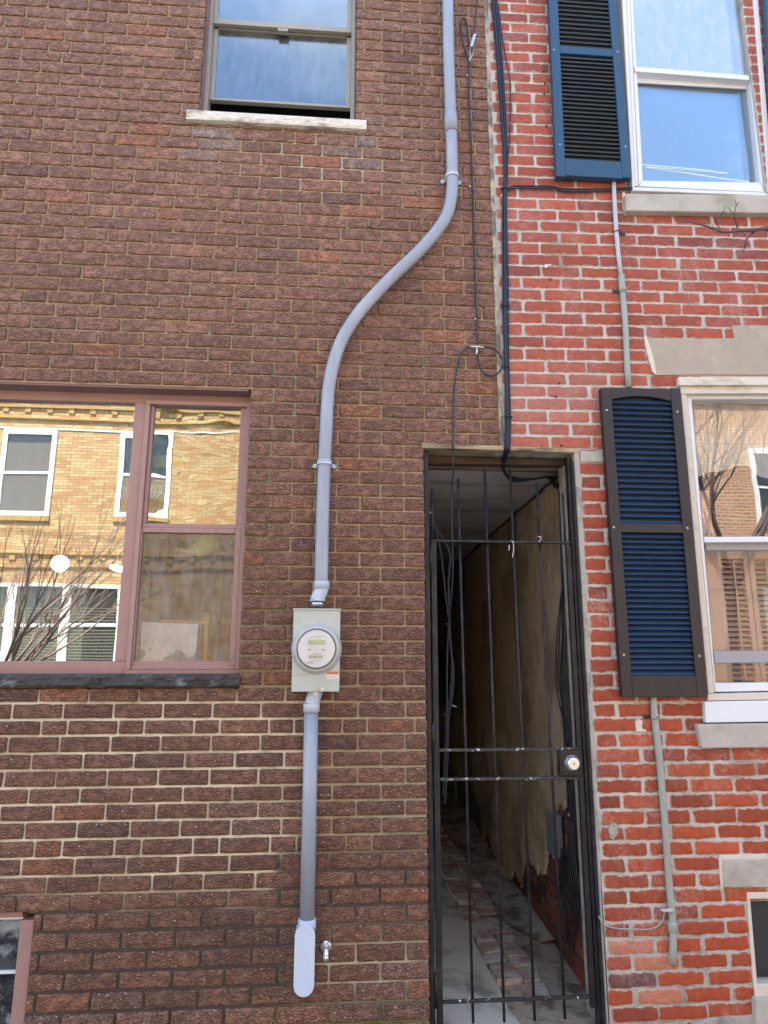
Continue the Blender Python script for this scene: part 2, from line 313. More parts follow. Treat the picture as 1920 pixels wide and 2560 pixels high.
MGLOVE=M('grey_knit_glove',(.36,.36,.33),.9,var=.2,vs=30,bump=.4,bs=80)
MJACK=M('navy_work_cloth',(.03,.035,.06),.8,var=.2,vs=12,bump=.4,bs=30)
MOLIVE=M('yellow_olive_band',(.62,.60,.10),.7,var=.2,vs=16,bump=.3)
MBADGE=M('orange_badge_print',(.85,.38,.06),.7,var=.1,bump=0)
MDIAL=M('white_dial',(.64,.68,.67),.5,var=.03,bump=0)
MLCD=M('lcd_green',(.42,.52,.30),.3,var=.03,bump=0)
MINK=M('grey_print',(.25,.26,.25),.6,var=.1,bump=0)
MORAN=M('orange_label_print',(.80,.20,.03),.5,var=.04,bump=0)
MLABW=M('white_label_paper',(.78,.74,.72),.5,var=.03,bump=0)
MBLUEG=M('crumpled_clear_film',(.42,.52,.54),.25,var=.3,vs=60,bump=.8,bs=60)
MGBLK=M('wavy_glass_block',(.30,.34,.36),.08,var=.5,vs=6,bump=1.0,bs=14,bd=.03,dirt=(.015,.02,.03),da=1,ds=7,dlo=.40,dhi=.52)
MGL_PIC=mat_glass('picture_glass',.30,(.88,.92,.9),.0006,1.4,haze=.05,hazecol=(.5,.45,.4))
MGL_UP=mat_glass('wavy_sash_glass',.24,(.85,.9,.86),.00034,5)
MGL_SCR=mat_glass('screened_glass',.05,(.92,.92,.92),.0007,2.5,haze=.34,hazecol=(.40,.38,.36),fk=.25)
MGL_BL=mat_glass('salt_streaked_glass',.155,(.7,.8,.85),.0004,1.0,haze=.11,hazecol=(.75,.88,.98))
MGL_W=mat_glass('clear_sash_glass',.24,(.97,.99,.99),.0006,1.2,haze=.22,hazecol=(.85,.9,.9))
MGL_WL=mat_glass('lower_clear_sash_glass',.19,(.7,.8,.86),.0006,1.2)
MGL_RR=mat_glass('street_sash_glass',.13,(.95,.96,.95),.0007,2.0,fk=.4)
MGL_RL=mat_glass('lower_street_sash_glass',.035,(.96,.97,.96),.0007,2.0,fk=.25)
MOFFW=M('off_white_casing_paint',(.72,.72,.69),.55,var=.06,vs=5,bump=.15,dirt=(.5,.44,.34),da=.4,ds=9,dlo=.58,dhi=.7)
MGL_OPP=mat_glass('far_window_glass',.03,(.9,.92,.92),fk=.15)
MGL_DOME=mat_glass('meter_dome_glass',.05,(.99,.99,.99),fk=.3)

# ------------------------------------------------------------------ course tables (bottom of each course)
BT={}
_b=[3.548,3.479,3.41,3.341,3.270,3.204,3.137,3.069,3.001,2.935,2.868,2.802,2.732,2.668,2.601,2.533,2.465,2.401,2.338,2.276,2.211,2.144,2.079,2.012,1.946,1.879,1.813,1.748,1.680,1.612,1.548,1.483,1.417,1.350,1.281,1.216,1.145,1.078,1.008,.943,.876,.807,.738,.669,.602,.534,.462,.389,.316,.246,.173,.1,.03]
_up=[3.614,3.68,3.747,3.815,3.885,3.955,4.025,4.095,4.162,4.23,4.298,4.365,4.432,4.5,4.568,4.635,4.701,4.768]
while _up[-1]<6.4: _up.append(_up[-1]+.0677)
BROWN=sorted(_up+_b)                       # ascending bottoms
i0=min(range(len(BROWN)),key=lambda i:abs(BROWN[i]-3.204))
def rz(k):                                 # red wall course index -> z
    t=[(-56,-.068),(-54,.06),(-43,.757),(-33,1.406),(-16,2.534),(0,3.583),(11,4.298),(24,5.152),(44,6.46)]
    for (a,za),(b,zb) in zip(t,t[1:]):
        if k<=b: return za+(zb-za)*(k-a)/(b-a)
def rwarp(x,z):                            # the old courses climb to the right higher up
    s=min(1,max(0,(z-1.6)/1.6)); return .024*s*(x-1.03)/1.2

def nz(x,y,z=0.0): return noise.noise(Vector((x,y,z)))
def mixc(a,b,t): t=min(1,max(0,t)); return tuple(a[i]+(b[i]-a[i])*t for i in range(3))
def sstep(a,b,x):
    t=min(1,max(0,(x-a)/(b-a))); return t*t*(3-2*t)

def brick(mb, x0,x1,z0,z1,yf,yb,col,m=0,jit=.0012,rad=.004,inset=.003,sub=.03,warp=None,alpha_edge=0.0,alpha=0.0):
    w=x1-x0; h=z1-z0
    if w<.012 or h<.012: return
    nx=max(2,int(w/sub)); nz_=2
    pts=[]
    for i in range(nx): pts.append((x0+rad+(w-2*rad)*i/(nx-1) if nx>1 else x0, z0))
    for i in range(nz_): pts.append((x1, z0+rad+(h-2*rad)*i/(nz_-1)))
    for i in range(nx): pts.append((x1-rad-(w-2*rad)*i/(nx-1), z1))
    for i in range(nz_): pts.append((x0, z1-rad-(h-2*rad)*i/(nz_-1)))
    ph=rnd.random()*100
    q=[]
    for (x,z) in pts:
        jx=nz(x*30,z*30,ph)*jit*1.5+rnd.uniform(-jit,jit)*.6; jz=nz(x*25+9,z*30,ph)*jit*1.6+rnd.uniform(-jit,jit)*.6
        q.append((x+jx,z+jz))
    cx=(x0+x1)/2; cz=(z0+z1)/2
    tl=rnd.uniform(-.0012,.0012)
    def W(x,z): return z+(warp(x,z) if warp else 0)
    A=[mb.vv((x,yb,W(x,z)),col,alpha_edge) for x,z in q]
    B=[mb.vv((x,yf+.0025+tl,W(x,z)),col,alpha_edge) for x,z in q]
    D=[]
    for x,z in q:
        dx=cx-x; dz=cz-z
        xx=x+max(-inset,min(inset,dx)); zz=z+max(-inset,min(inset,dz))
        D.append(mb.vv((xx,yf+tl+rnd.uniform(-.0004,.0004),W(xx,zz)),col,alpha_edge*.75+alpha*.25))
    E_=[]
    in2=.012
    for x,z in q:
        dx=cx-x; dz=cz-z
        xx=x+max(-in2,min(in2,dx)); zz=z+max(-in2,min(in2,dz))
        E_.append(mb.vv((xx,yf+tl-.0006,W(xx,zz)),col,alpha))
    n=len(q)
    for i in range(n):
        j=(i+1)%n
        mb.ff([A[i],A[j],B[j],B[i]],m); mb.ff([B[i],B[j],D[j],D[i]],m,True); mb.ff([D[i],D[j],E_[j],E_[i]],m,True)
    mb.ff(E_,m,True)
def cut(iv, holes, z0, z1):
    """remove openings from an x interval; returns the pieces with flags for a free end"""
    out=[(iv[0],iv[1])]
    for (a,b,c,d) in holes:
        if min(z1,d)-max(z0,c) > .5*(z1-z0):
            nw=[]
            for (p,q) in out:
                if q<=a or p>=b: nw.append((p,q)); continue
                if p<a: nw.append((p,a))
                if q>b: nw.append((b,q))
            out=nw
    return out
def mortar_grid(mb, x0,x1,z0,z1,y,yb,holes,colf,m=0,step=.04,pad=.003,warp=None):
    xs=set([x0,x1]); zs=set([z0,z1])
    hs=[(a-pad,b+pad,c-pad,d+pad) for a,b,c,d in holes]
    for a,b,c,d in hs:
        for v in (a,b):
            if x0<v<x1: xs.add(v)
        for v in (c,d):
            if z0<v<z1: zs.add(v)
    def fill(s):
        s=sorted(s); o=[]
        for a,b in zip(s,s[1:]):
            n=max(1,round((b-a)/step))
            o+= [a+(b-a)*i/n for i in range(n)]
        return o+[s[-1]]
    X=fill(xs); Z=fill(zs); idx={}
    def vid(i,j):
        if (i,j) not in idx:
            x,z=X[i],Z[j]; idx[(i,j)]=mb.vv((x,y+nz(x*9,z*9,3)*.0012,z),colf(x,z),0)
        return idx[(i,j)]
    def solid(i,j):
        if i<0 or j<0 or i>=len(X)-1 or j>=len(Z)-1: return False
        cx=(X[i]+X[i+1])/2; cz=(Z[j]+Z[j+1])/2
        return not any(a<cx<b and c<cz<d for a,b,c,d in hs)
    for i in range(len(X)-1):
        for j in range(len(Z)-1):
            if not solid(i,j): continue
            mb.ff([vid(i,j),vid(i+1,j),vid(i+1,j+1),vid(i,j+1)],m)
            for (di,dj,p,q) in ((-1,0,(i,j),(i,j+1)),(1,0,(i+1,j),(i+1,j+1)),(0,-1,(i,j),(i+1,j)),(0,1,(i,j+1),(i+1,j+1))):
                if not solid(i+di,j+dj):
                    a=mb.v[vid(*p)]; b=mb.v[vid(*q)]; cc=mb.c[vid(*p)]
                    k=[mb.vv(a,cc),mb.vv(b,cc),mb.vv((b[0],yb,b[2]),cc),mb.vv((a[0],yb,a[2]),cc)]
                    mb.ff(k,m)

SEAM=.797
OA=(.425,1.166,-.2,2.522)                   # the gated passage
WL=(-2.72,-.404,1.404,2.79)                 # ground floor picture window
wu0=XZ(507,0)[0]; WU=(-.735,.0815,4.300,6.3) # upper window
WB=(-2.4,-1.172,-.2,.53)                    # basement glass blocks
# ================================================================== BROWN HOUSE
brown=thing('brown_brick_house','brown rug faced brick row house with mauve windows and stone sills','house',(-.9,0,0))
w=MB()
def mcol(x,z):
    n=nz(x*2.2,z*2.2,5)*.5+nz(x*7,z*11,8)*.3
    c=(.40,.30,.175)
    c=mixc(c,(.17,.16,.08),sstep(.15,.45,nz(x*1.3,z*1.1,21)+n*.4)*(.8 if 1.7<z<3.4 else .35))
    c=mixc(c,(.30,.30,.28),sstep(.1,.4,nz(x*2.0,z*9,31)+n*.3)*(.55 if 2.4<z<3.3 and x<-.1 else .15))
    g=(.55+.45*sstep(-.25,.1,nz(x*2.6,z*6,44)))*sstep(.15,-.30,x+n*.35)*sstep(1.40,1.33,z)*sstep(.5,.62,z+n*.1+.10*(x+1))
    c=mixc(c,(.74,.67,.52),g)
    g2=math.exp(-((x+.1)/.3)**2-((z-4.05)/.17)**2)*1.2
    c=mixc(c,(.60,.53,.38),g2+n*.2*g2)
    c=mixc(c,(.36,.33,.27),sstep(-.1,.3,x)*sstep(1.7,1.2,z)*.55)
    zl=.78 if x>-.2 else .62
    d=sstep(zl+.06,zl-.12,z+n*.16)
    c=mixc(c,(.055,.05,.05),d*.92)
    if x>-.22: 
        g3=math.exp(-((z-.30)/.11)**2)*sstep(-.2,.0,x)*sstep(-.25,.2,n+.25); c=mixc(c,(.56,.50,.38),g3)
        c=mixc(c,(.16,.17,.07),sstep(.2,.1,z))
    return c
Holes=[OA,WL,WU,WB]
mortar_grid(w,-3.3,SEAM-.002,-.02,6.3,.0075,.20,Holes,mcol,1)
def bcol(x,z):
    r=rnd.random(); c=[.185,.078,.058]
    t=sstep(1.2,4.2,z); c=list(mixc((.198,.105,.067),(.290,.156,.105),t))  # lighter with height: the upper wall's extra sky light put into the tint
    v=rnd.gauss(1,.07); c=[a*max(.78,v) for a in c]
    if r<.04: c=[c[0]*1.22,c[1]*1.05,c[2]*.92]
    elif r<.10: c=[c[0]*.84,c[1]*.88,c[2]*.96]
    elif r<.15: c=[c[0]*1.18,c[1]*1.16,c[2]*1.1]
    q=math.exp(-(min(abs(x+.68),abs(x-.10))/.10)**2-((z-4.12)/.13)**2)*.7+math.exp(-((x+.3)/.35)**2-((z-4.23)/.05)**2)*.35
    c=mixc(c,(.30,.27,.245),q)
    return tuple(c)
for k in range(len(BROWN)-1):
    z0=BROWN[k]; z1=BROWN[k+1]-(.0085 if BROWN[k]>1.4 else .0115)
    if z0>6.2: break
    kk=k-i0; hdr=(kk%7==0) and not (-29<kk<0 and not kk in (-28,)) 
    hdr = abs(z0-3.204)<.01 or abs(z0-1.216)<.01 or abs(z0-.738)<.01 or abs(z0-3.68)<.02 or abs(z0-4.162)<.02 or abs(z0-4.64)<.02
    A = (kk%2==0)
    js=[]
    if hdr:
        x=-3.35+rnd.uniform(0,.05)
        while x<SEAM-.05:
            js.append(x); x+=.2095
            if x<SEAM-.05: js.append(x); x+=.109
        js.append(SEAM)
    else:
        x0=(.4325 if A else .3295)-19*.2095
        js=[x0+i*.2095+rnd.uniform(-.003,.003) for i in range(20)]
        js=[j for j in js if j<SEAM-.1]
        js.append(.642 if A else .539); js.append(SEAM)
        if not A: js.insert(-1,.707)
        js=sorted(set(js)); js=[j for i,j in enumerate(js) if i==0 or j-js[i-1]>.03]
        js[-1]=SEAM
    for a,b in zip(js,js[1:]):
        if b<-3.3: continue
        zz0=z0
        for (p,q) in cut((max(a,-3.3),b),Holes,zz0,z1):
            free_l = any(abs(p-h[1])<1e-6 for h in Holes) or abs(p-SEAM)<1e-6
            free_r = any(abs(q-h[0])<1e-6 for h in Holes) or abs(q-SEAM)<1e-6
            pa=p+(0 if free_l else .005); qb=q-(0 if free_r else .005)
            if pa>=qb: continue
            yb=.10 if (free_l or free_r) else .014
            al=0.0
            cx=(pa+qb)/2
            al=max(al,.9*math.exp(-((cx+.27)/.16)**2-((z0-.84)/.06)**2)); al=max(al,.75*math.exp(-((cx-.25)/.12)**2-((z0-.13)/.07)**2)); al=max(al,.6*math.exp(-((cx-.33)/.1)**2-((z0-.22)/.05)**2)); al=max(al,.45*sstep(.25,.05,z0))
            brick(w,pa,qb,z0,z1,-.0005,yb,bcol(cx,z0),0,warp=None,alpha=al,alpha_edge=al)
wallb=w.build('wall',[MBROWN,MMORT],brown,recalc=False)
# rest of the house volume: roof, party walls, back (keeps rooms dark and shades the street side)
w=MB()
w.box(-9,SEAM+.3,.20,.32,6.3,7.3); w.box(-9,-3.3,.0,.32,-.2,7.3); w.box(-9,SEAM,0.0,.2,6.3,7.3)
w.build('upper_wall',mat_facade('distant_brown_brick',(.15,.065,.05),(.19,.085,.065),(.25,.19,.1)),brown)
w=MB(); w.box(-9,SEAM+.35,.32,8.2,7.12,7.3); w.build('roof',MROOF,brown)
w=MB(); w.box(-9,.42,8.0,8.2,-.2,7.12); w.box(-9,-8.8,.32,8.0,-.2,7.12)
w.box(.2,.32,.32,8.0,2.52,7.12)
w.build('party_wall',MROOM,brown)
w=MB(); w.box(.30,.425,.202,8.0,-.2,2.514); w.build('passage_side_wall',M('pale_bounce_plaster',(.70,.66,.57),.9,var=.15,vs=3,bump=.3,bs=20,bd=.006,dirt=(.4,.36,.28),da=.6,ds=3),brown)  # unseen wall given a pale coat to bounce light into the passage
w=MB(); w.box(-8.8,.2,.32,8,3.3,3.5); w.box(-8.8,.2,2.9,3.0,-.2,3.3); w.box(-8.8,.2,2.9,3.0,3.5,7.12); w.box(-8.8,.3,.32,2.9,.55,.70)
w.build('floor_deck',MROOM,brown)
# seam fillet between the two houses
w=MB()
n=60
L=[];Rr=[]
for i in range(n+1):
    z=2.53+(6.2-2.53)*i/n
    L.append((SEAM-.0015+nz(0,z*14)*.0015,z)); Rr.append((SEAM+.020+nz(3,z*11)*.007+nz(5,z*40)*.004,z))
w.prism(L+Rr[::-1],-.002,.03); w.build('cement_fillet',MCAULK,brown,recalc=True)

# ---- ground floor picture window
def frame4(mb, outer, inner, yf, yb, m=0):
    """four butted bars between two photo quads (TL,TR,BR,BL)"""
    o=outer; i=inner
    mb.quad([o[0],o[1],(i[1][0],i[1][1]),(i[0][0],i[0][1])],yf,yb,m)
    mb.quad([i[3],i[2],o[2],o[3]],yf,yb,m)
    mb.quad([o[0],i[0],i[3],o[3]],yf,yb,m); mb.quad([i[1],o[1],o[2],i[2]],yf,yb,m)
YF=.10
win=MB()
x0,x1=WL[0],WL[1]; z0,z1=WL[2],WL[3]
gxr=XZ(311,1300,YF)[0]                       # right edge of fixed glass
mulL=XZ(340,1000,YF)[0]
ztop=XZ(0,998,YF)[1]; zgb=XZ(150,1653,YF)[1]; zfb=XZ(150,1687,YF)[1]
xa=XZ(313,1654,YF)[0]
gx=[XZ(337,1013,YF)[0],XZ(288,1656,YF)[0]]
GX=sum(gx)/2                                  # fixed glass right edge
UL=(XZ(365,995,YF)[0]+XZ(318,1680,YF)[0])/2  # unit outer left
win.box(x0,x1,YF-.004,YF+.07,zfb-.045,zgb)       # bottom rail
win.box(x0,x1,YF-.004,YF+.07,ztop,z1)            # head
win.box(GX,UL,YF-.006,YF+.07,zgb,ztop)         # mullion
win.box(x0,x0+.55,YF-.006,YF+.07,zgb,ztop)
frame_l=win.build('window',MMAUVE,brown,bevel=.003)
w=MB(); w.box(x0+.005,x1-.012,.012,YF-.006,z1-.006,z1+.012); w.build('head_flashing',MMAUVD,frame_l)
w=MB(); w.box(x0+.5,GX+.01,YF+.020,YF+.024,zgb-.01,ztop+.01); w.build('pane',MGL_PIC,frame_l)
# double hung unit
un=MB(); ur=x1-.004; uc0=UL+.001; utop=ztop+.012; ubot=zfb
def rect(mb,a,b,c,d,t,yf,yb,m=0,tt=None,tb=None,tr=None):
    tt=t if tt is None else tt; tb=t if tb is None else tb; tr=t if tr is None else tr
    mb.box(a,a+t,yf,yb,c+tb,d-tt,m); mb.box(b-tr,b,yf,yb,c+tb,d-tt,m); mb.box(a,b,yf,yb,d-tt,d,m); mb.box(a,b,yf,yb,c,c+tb,m)
rect(un,uc0,ur,ubot,utop,.022,YF-.020,YF+.06)
un.build('unit_frame',MMAUVE,frame_l,bevel=.003)
zg1=XZ(480,1014,YF)[1]; zr1=XZ(480,1310,YF)[1]; zr2=XZ(470,1333.5,YF)[1]; zg2=XZ(450,1663.6,YF)[1]
gl0=(XZ(386,1011,YF)[0]+XZ(366.5,1308,YF)[0])/2; gr0=(XZ(601,1019,YF)[0]+XZ(590,1310,YF)[0])/2
gl1=(XZ(357,1334,YF)[0]+XZ(335,1663,YF)[0])/2; gr1=(XZ(590,1334,YF)[0]+XZ(574,1663,YF)[0])/2
us=MB(); a,b=uc0+.0225,ur-.0225
us.box(a,gl0,YF-.002,YF+.035,zr1,utop-.0225); us.box(gr0,b,YF-.002,YF+.035,zr1,utop-.0225)
us.box(gl0,gr0,YF-.002,YF+.035,zg1,utop-.0225); us.box(a,b,YF-.004,YF+.035,(zr1+zr2)/2+.001,zr1)
us.build('sash',MMAUVE,frame_l,bevel=.004)
w=MB(); w.box(gl0-.004,gr0+.004,YF+.014,YF+.018,zr1-.004,zg1+.004); w.build('pane',MGL_UP,frame_l)
us=MB()
us.box(a,gl1,YF-.014,YF+.02,zg2,(zr1+zr2)/2); us.box(gr1,b,YF-.014,YF+.02,zg2,(zr1+zr2)/2)
us.box(gl1,gr1,YF-.014,YF+.02,zr2,(zr1+zr2)/2); us.box(a,b,YF-.014,YF+.02,ubot+.0225,zg2)
us.build('screen_frame',MMAUVE,frame_l,bevel=.004)
w=MB(); w.box(gl1-.004,gr1+.004,YF+.004,YF+.007,zg2-.004,zr2+.004); w.build('pane',MGL_SCR,frame_l)
for px,py in ((406,1325),(540,1327)):
    w=MB(); w.lathe(P(px,py,YF-.016),(0,1,0),[(0,.003),(.006,.003)],10); w.build('screw',MNAIL,frame_l)
# black stone sill with a rock face
def rocksill(name, xL, xR, zb, zt, yf, yb, mat, parent, amp=.008, seed=1, step=.02, slope=0, label=None):
    mb=MB(); nx=max(4,int((xR-xL)/step)); nzv=5; rows=[]
    for j in range(nzv+1):
        row=[]
        for i in range(nx+1):
            x=xL+(xR-xL)*i/nx; t=j/nzv; z=zb+(zt-zb)*t+slope*(x-xL)
            e=0 if j in (nzv,) else (.4 if j==0 else 1)
            y=yf+amp*1.2-(amp*(1+1.6*nz(x*16,z*30,seed)+.8*nz(x*45,z*60,seed)))*e
            row.append(mb.vv((x,y,z)))
        rows.append(row)
    for r0,r1 in zip(rows,rows[1:]):
        for i in range(nx): mb.ff([r0[i],r0[i+1],r1[i+1],r1[i]])
    bt=[mb.vv((xL+(xR-xL)*i/nx,yb,zt+slope*((xR-xL)*i/nx)+.002)) for i in range(nx+1)]
    bb=[mb.vv((xL+(xR-xL)*i/nx,yb,zb+slope*((xR-xL)*i/nx))) for i in range(nx+1)]
    for i in range(nx):
        mb.ff([rows[-1][i],rows[-1][i+1],bt[i+1],bt[i]]); mb.ff([bb[i],bb[i+1],rows[0][i+1],rows[0][i]]); mb.ff([bt[i],bt[i+1],bb[i+1],bb[i]])
    mb.ff([r[0] for r in rows]+[bt[0],bb[0]]); mb.ff([bb[-1],bt[-1]]+[r[-1] for r in rows[::-1]])
    return mb.build(name,mat,parent,label=label)
rocksill('sill',x0-.02,XZ(598,1700,-.02)[0],XZ(300,1719.5,-.02)[1],XZ(300,1687,-.02)[1],-.022,YF,MBLSTONE,frame_l,amp=.014,step=.012)

# ---- upper window
Y2=.13
wz=[XZ(0,y,Y2)[1] for y in ()]
uw=MB(); xL=WU[0]+.002; xR=WU[1]-.002
jamb_l=XZ(533,0,Y2)[0]; al_l=XZ(541,120,Y2)[0]; al_r=XZ(878,120,Y2)[0]; jr=XZ(888,150,Y2)[0]
topz=5.95
uw.box(xL,jamb_l-.012,.035,Y2+.06,4.3,6.29); uw.box(jr,xR,.035,Y2+.06,4.3,6.29); uw.box(jamb_l-.012,jr,.05,Y2+.06,topz+.03,6.29)
upw=uw.build('window',MMAUVD,brown,bevel=.003)
g=[XZ(543,52,Y2),XZ(868,73,Y2),XZ(866,94,Y2),XZ(545,71,Y2),XZ(864,260,Y2),XZ(537,237,Y2)]
gl=(g[0][0]+g[5][0])/2; gr=(g[1][0]+g[4][0])/2; zm1=(g[0][1]+g[1][1])/2; zm0=(XZ(532,63,Y2)[1]+XZ(875,86.5,Y2)[1])/2
zb1=(g[4][1]+g[5][1])/2; zb0=(XZ(526,251,Y2+.02)[1]+XZ(872,273,Y2+.02)[1])/2; zt2=(g[2][1]+g[3][1])/2
w=MB(); fl,fr=jamb_l-.011,jr-.001
w.box(fl,fl+.022,Y2-.03,Y2+.05,4.3,topz+.03); w.box(fr-.022,fr,Y2-.03,Y2+.05,4.3,topz+.03); w.box(fl+.022,fr-.022,Y2-.03,Y2+.05,topz,topz+.03)
w.build('aluminium_frame',MALU,upw,bevel=.002)
w=MB(); a,b=fl+.0225,fr-.0225
w.box(a,gl,Y2-.012,Y2+.01,zm1,topz-.001); w.box(gr,b,Y2-.012,Y2+.01,zm1,topz-.001); w.box(a,b,Y2-.014,Y2+.01,zm0,zm1-.001)
w.box((a+b)/2-.028,(a+b)/2+.03,Y2-.016,Y2+.012,zm0-.022,zm0-.004)
w.build('sash',MALU,upw,bevel=.002)
w=MB(); w.box(gl-.003,gr+.003,Y2-.002,Y2+.002,zm1-.003,topz); w.build('pane',MGL_BL,upw)
w=MB()
w.box(a,gl,Y2+.016,Y2+.04,zb1,zm0+.0); w.box(gr,b,Y2+.016,Y2+.04,zb1,zm0+.0); w.box(a,b,Y2+.012,Y2+.04,zb0,zb1-.001); w.box(gl,gr,Y2+.016,Y2+.04,zm0-.003,zm0+.02)
w.build('sash',MALU,upw,bevel=.002)
w=MB(); w.box(gl-.003,gr+.003,Y2+.026,Y2+.030,zb1-.004,zm0); w.build('pane',MGL_BL,upw)
sL=XZ(466,292,-.02)[0]; sR=XZ(916,320,-.02)[0]
rocksill('sill',sL,sR,4.243,4.300,-.032,.14,MSTONE,upw,amp=.007,seed=9)

# ---- basement glass block window
bw=MB(); fx=WB[1]-.002
bw.box(fx-.055,fx,.015,.09,-.15,.50); bw.box(WB[0],fx-.055,.03,.09,.505,.528)
bsw=bw.build('window',MMAUVE,brown,bevel=.003)
w=MB(); zj=(XZ(30,2428,.05)[1]); 
w.box(WB[0],fx-.0555,.042,.10,zj-.006,zj+.006); w.box(WB[0],fx-.0555,.042,.10,.495,.505); w.box(WB[0],fx-.0555,.042,.10,-.15,zj-.21)
w.build('mortar_bed',MWHITE,bsw)
for zc in (zj+.102,zj-.105):
    w=MB(); xb1=fx-.0565; 
    nx=14; rows=[]
    for j in range(nx+1):
        row=[]
        for i in range(nx+1):
            u=i/nx; v=j/nx; x=xb1-.19+.19*u; z=zc-.094+.188*v
            e=min(u,1-u,v,1-v)*8; y=.050+.012*min(1,e)+.006*nz(u*3.1,v*3.3,zc*9)*min(1,e)
            row.append(w.vv((x,y,z)))
        rows.append(row)
    for r0,r1 in zip(rows,rows[1:]):
        for i in range(nx): w.ff([r0[i],r0[i+1],r1[i+1],r1[i]],0,True)
    w.box(xb1-.19,xb1,.066,.1,zc-.094,zc+.094)
    w.build('glass_block',MGBLK,bsw)
w=MB(); w.box(-2.4,-1.425,.05,.1,-.15,.49); w.build('infill',MDARK,bsw)

# ================================================================== RED HOUSE
red=thing('red_brick_house','old red brick row house with dark louvered shutters and white windows','house',(1.6,0,0))
def rq(x,z): return z+rwarp(x,z)
# openings (x0,x1,z0,z1) in wall coordinates
RWU=(XZ(1547,200)[0],XZ(1547,200)[0]+.78,3.97,6.2)
RWL=(XZ(1712,980)[0],3.05,1.20,2.88)
RWB=(XZ(1868,2240)[0],2.6,.10,.50)
rx0=1.172
def rcolm(x,z):
    n=nz(x*3,z*3,4)*.5+nz(x*11,z*11,6)*.3
    c=mixc((.50,.46,.39),(.64,.60,.53),.5+n)
    c=mixc(c,(.26,.235,.19),sstep(.25,.5,n+.1)*.8)
    c=mixc(c,(.25,.22,.18),sstep(.55,.1,z)*.7*(.5+n))
    if x<1.7: c=mixc(c,(.60,.58,.53),math.exp(-((z-2.75)/.14)**2)*.8)
    return c
RH=[(.3,rx0,-.2,2.524),RWU,RWL,RWB]
w=MB()
mortar_grid(w,SEAM+.002,3.6,-.02,6.3,.0035,.20,RH,rcolm,1)
def rcol(x,z):
    t=sstep(.3,3.8,z); c=mixc((.375,.076,.032),(.350,.090,.056),t); r=rnd.random(); v=max(.7,rnd.gauss(1,.09)); c=[a*v for a in c]  # pinker with height: sky reflection put into the brick colour
    if r<.05: c=[c[0]*.70,c[1]*.80,c[2]*.98]
    elif r<.22: c=[c[0]*.86,c[1]*.93,c[2]*1.08]
    elif r<.34: c=[c[0]*1.05,c[1]*1.12,c[2]*1.0]
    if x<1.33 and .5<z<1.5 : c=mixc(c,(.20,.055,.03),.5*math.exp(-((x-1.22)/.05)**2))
    c=mixc(c,(.50,.25,.20),.42*math.exp(-((z-2.74)/.20)**2)*sstep(1.6,1.2,x))
    if abs(x-1.33)<.1 and z<.32 and z>.1: c=mixc(c,(.55,.27,.17),.6)
    if abs(x-1.36)<.09 and .14<z<.19: c=(.16,.07,.06)
    return tuple(c)
patch_boxes=[(1.62,3.0,2.895,3.10),(1.745,3.0,1.03,1.19),(1.545,3.0,3.87,3.985),(1.79,3.0,.505,.62),(1.79,3.0,-.05,.09)]
for k in range(-55,43):
    z0=rz(k); z1=rz(k+1)-.0088-rnd.uniform(0,.0015)
    A=(k%2==0)
    base = (1.0455 if A else .9395) if z0>2.5 else (1.29 if not A else 1.39)
    x=base-3*.2105
    while x<3.6:
        a=x+rnd.uniform(-.006,.006); b=x+.2105
        x=b
        for (p,q) in cut((max(a,SEAM+.024),min(b,3.6)),RH,z0,z1):
            fl_=abs(p-rx0)<1e-6 or p==SEAM+.024; fr_=False
            if abs(p-rx0)<1e-6: p=rx0+.001+.017*sstep(.35,1.5,z0)+rnd.uniform(-.004,.005)
            pa=p+(0 if fl_ else .0055); qb=q-.0055-rnd.uniform(0,.002)
            cx=(pa+qb)/2
            j=.0022 if z0>1.5 else .0032
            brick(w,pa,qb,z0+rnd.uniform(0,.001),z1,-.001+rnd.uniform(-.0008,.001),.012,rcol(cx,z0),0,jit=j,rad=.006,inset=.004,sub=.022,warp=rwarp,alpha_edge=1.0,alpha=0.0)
w.build('wall',[MRED,MRM],red,recalc=False)
w=MB(); w.box(SEAM,9,0.0,.32,6.3,7.3); w.box(3.6,9,0,.32,-.2,6.3); w.box(SEAM,3.6,.2,.32,3.3,3.9); w.build('upper_wall',mat_facade('distant_red_brick',(.42,.09,.04),(.36,.09,.06),(.45,.4,.33),.21,.065),red)
w=MB(); w.box(SEAM+.35,9,.32,8.2,7.12,7.3); w.build('roof',MROOF,red)
w=MB(); w.box(.42,9,8.0,8.2,-.2,7.12); w.box(8.8,9,.32,8,-.2,7.12); w.box(1.56,1.66,.32,8,-.2,7.12); w.box(.32,1.6,.5,8.0,3.3,3.4)
w.build('party_wall',MROOM,red)
w=MB(); w.box(1.66,8.8,.32,8,3.2,3.4); w.box(1.66,8.8,2.4,2.5,-.2,3.2); w.box(1.66,8.8,1.9,2.0,3.4,7.12); w.box(1.66,8.8,.32,2.4,.55,.7)
w.build('floor_deck',MROOM,red)
# inner passage wall: exposed brick low by the gate, old plaster over the rest
def ax(y): return AX+AK*y
pw=MB()
def wv(y,z,o,m=None): return (ax(y)-o,y,z)
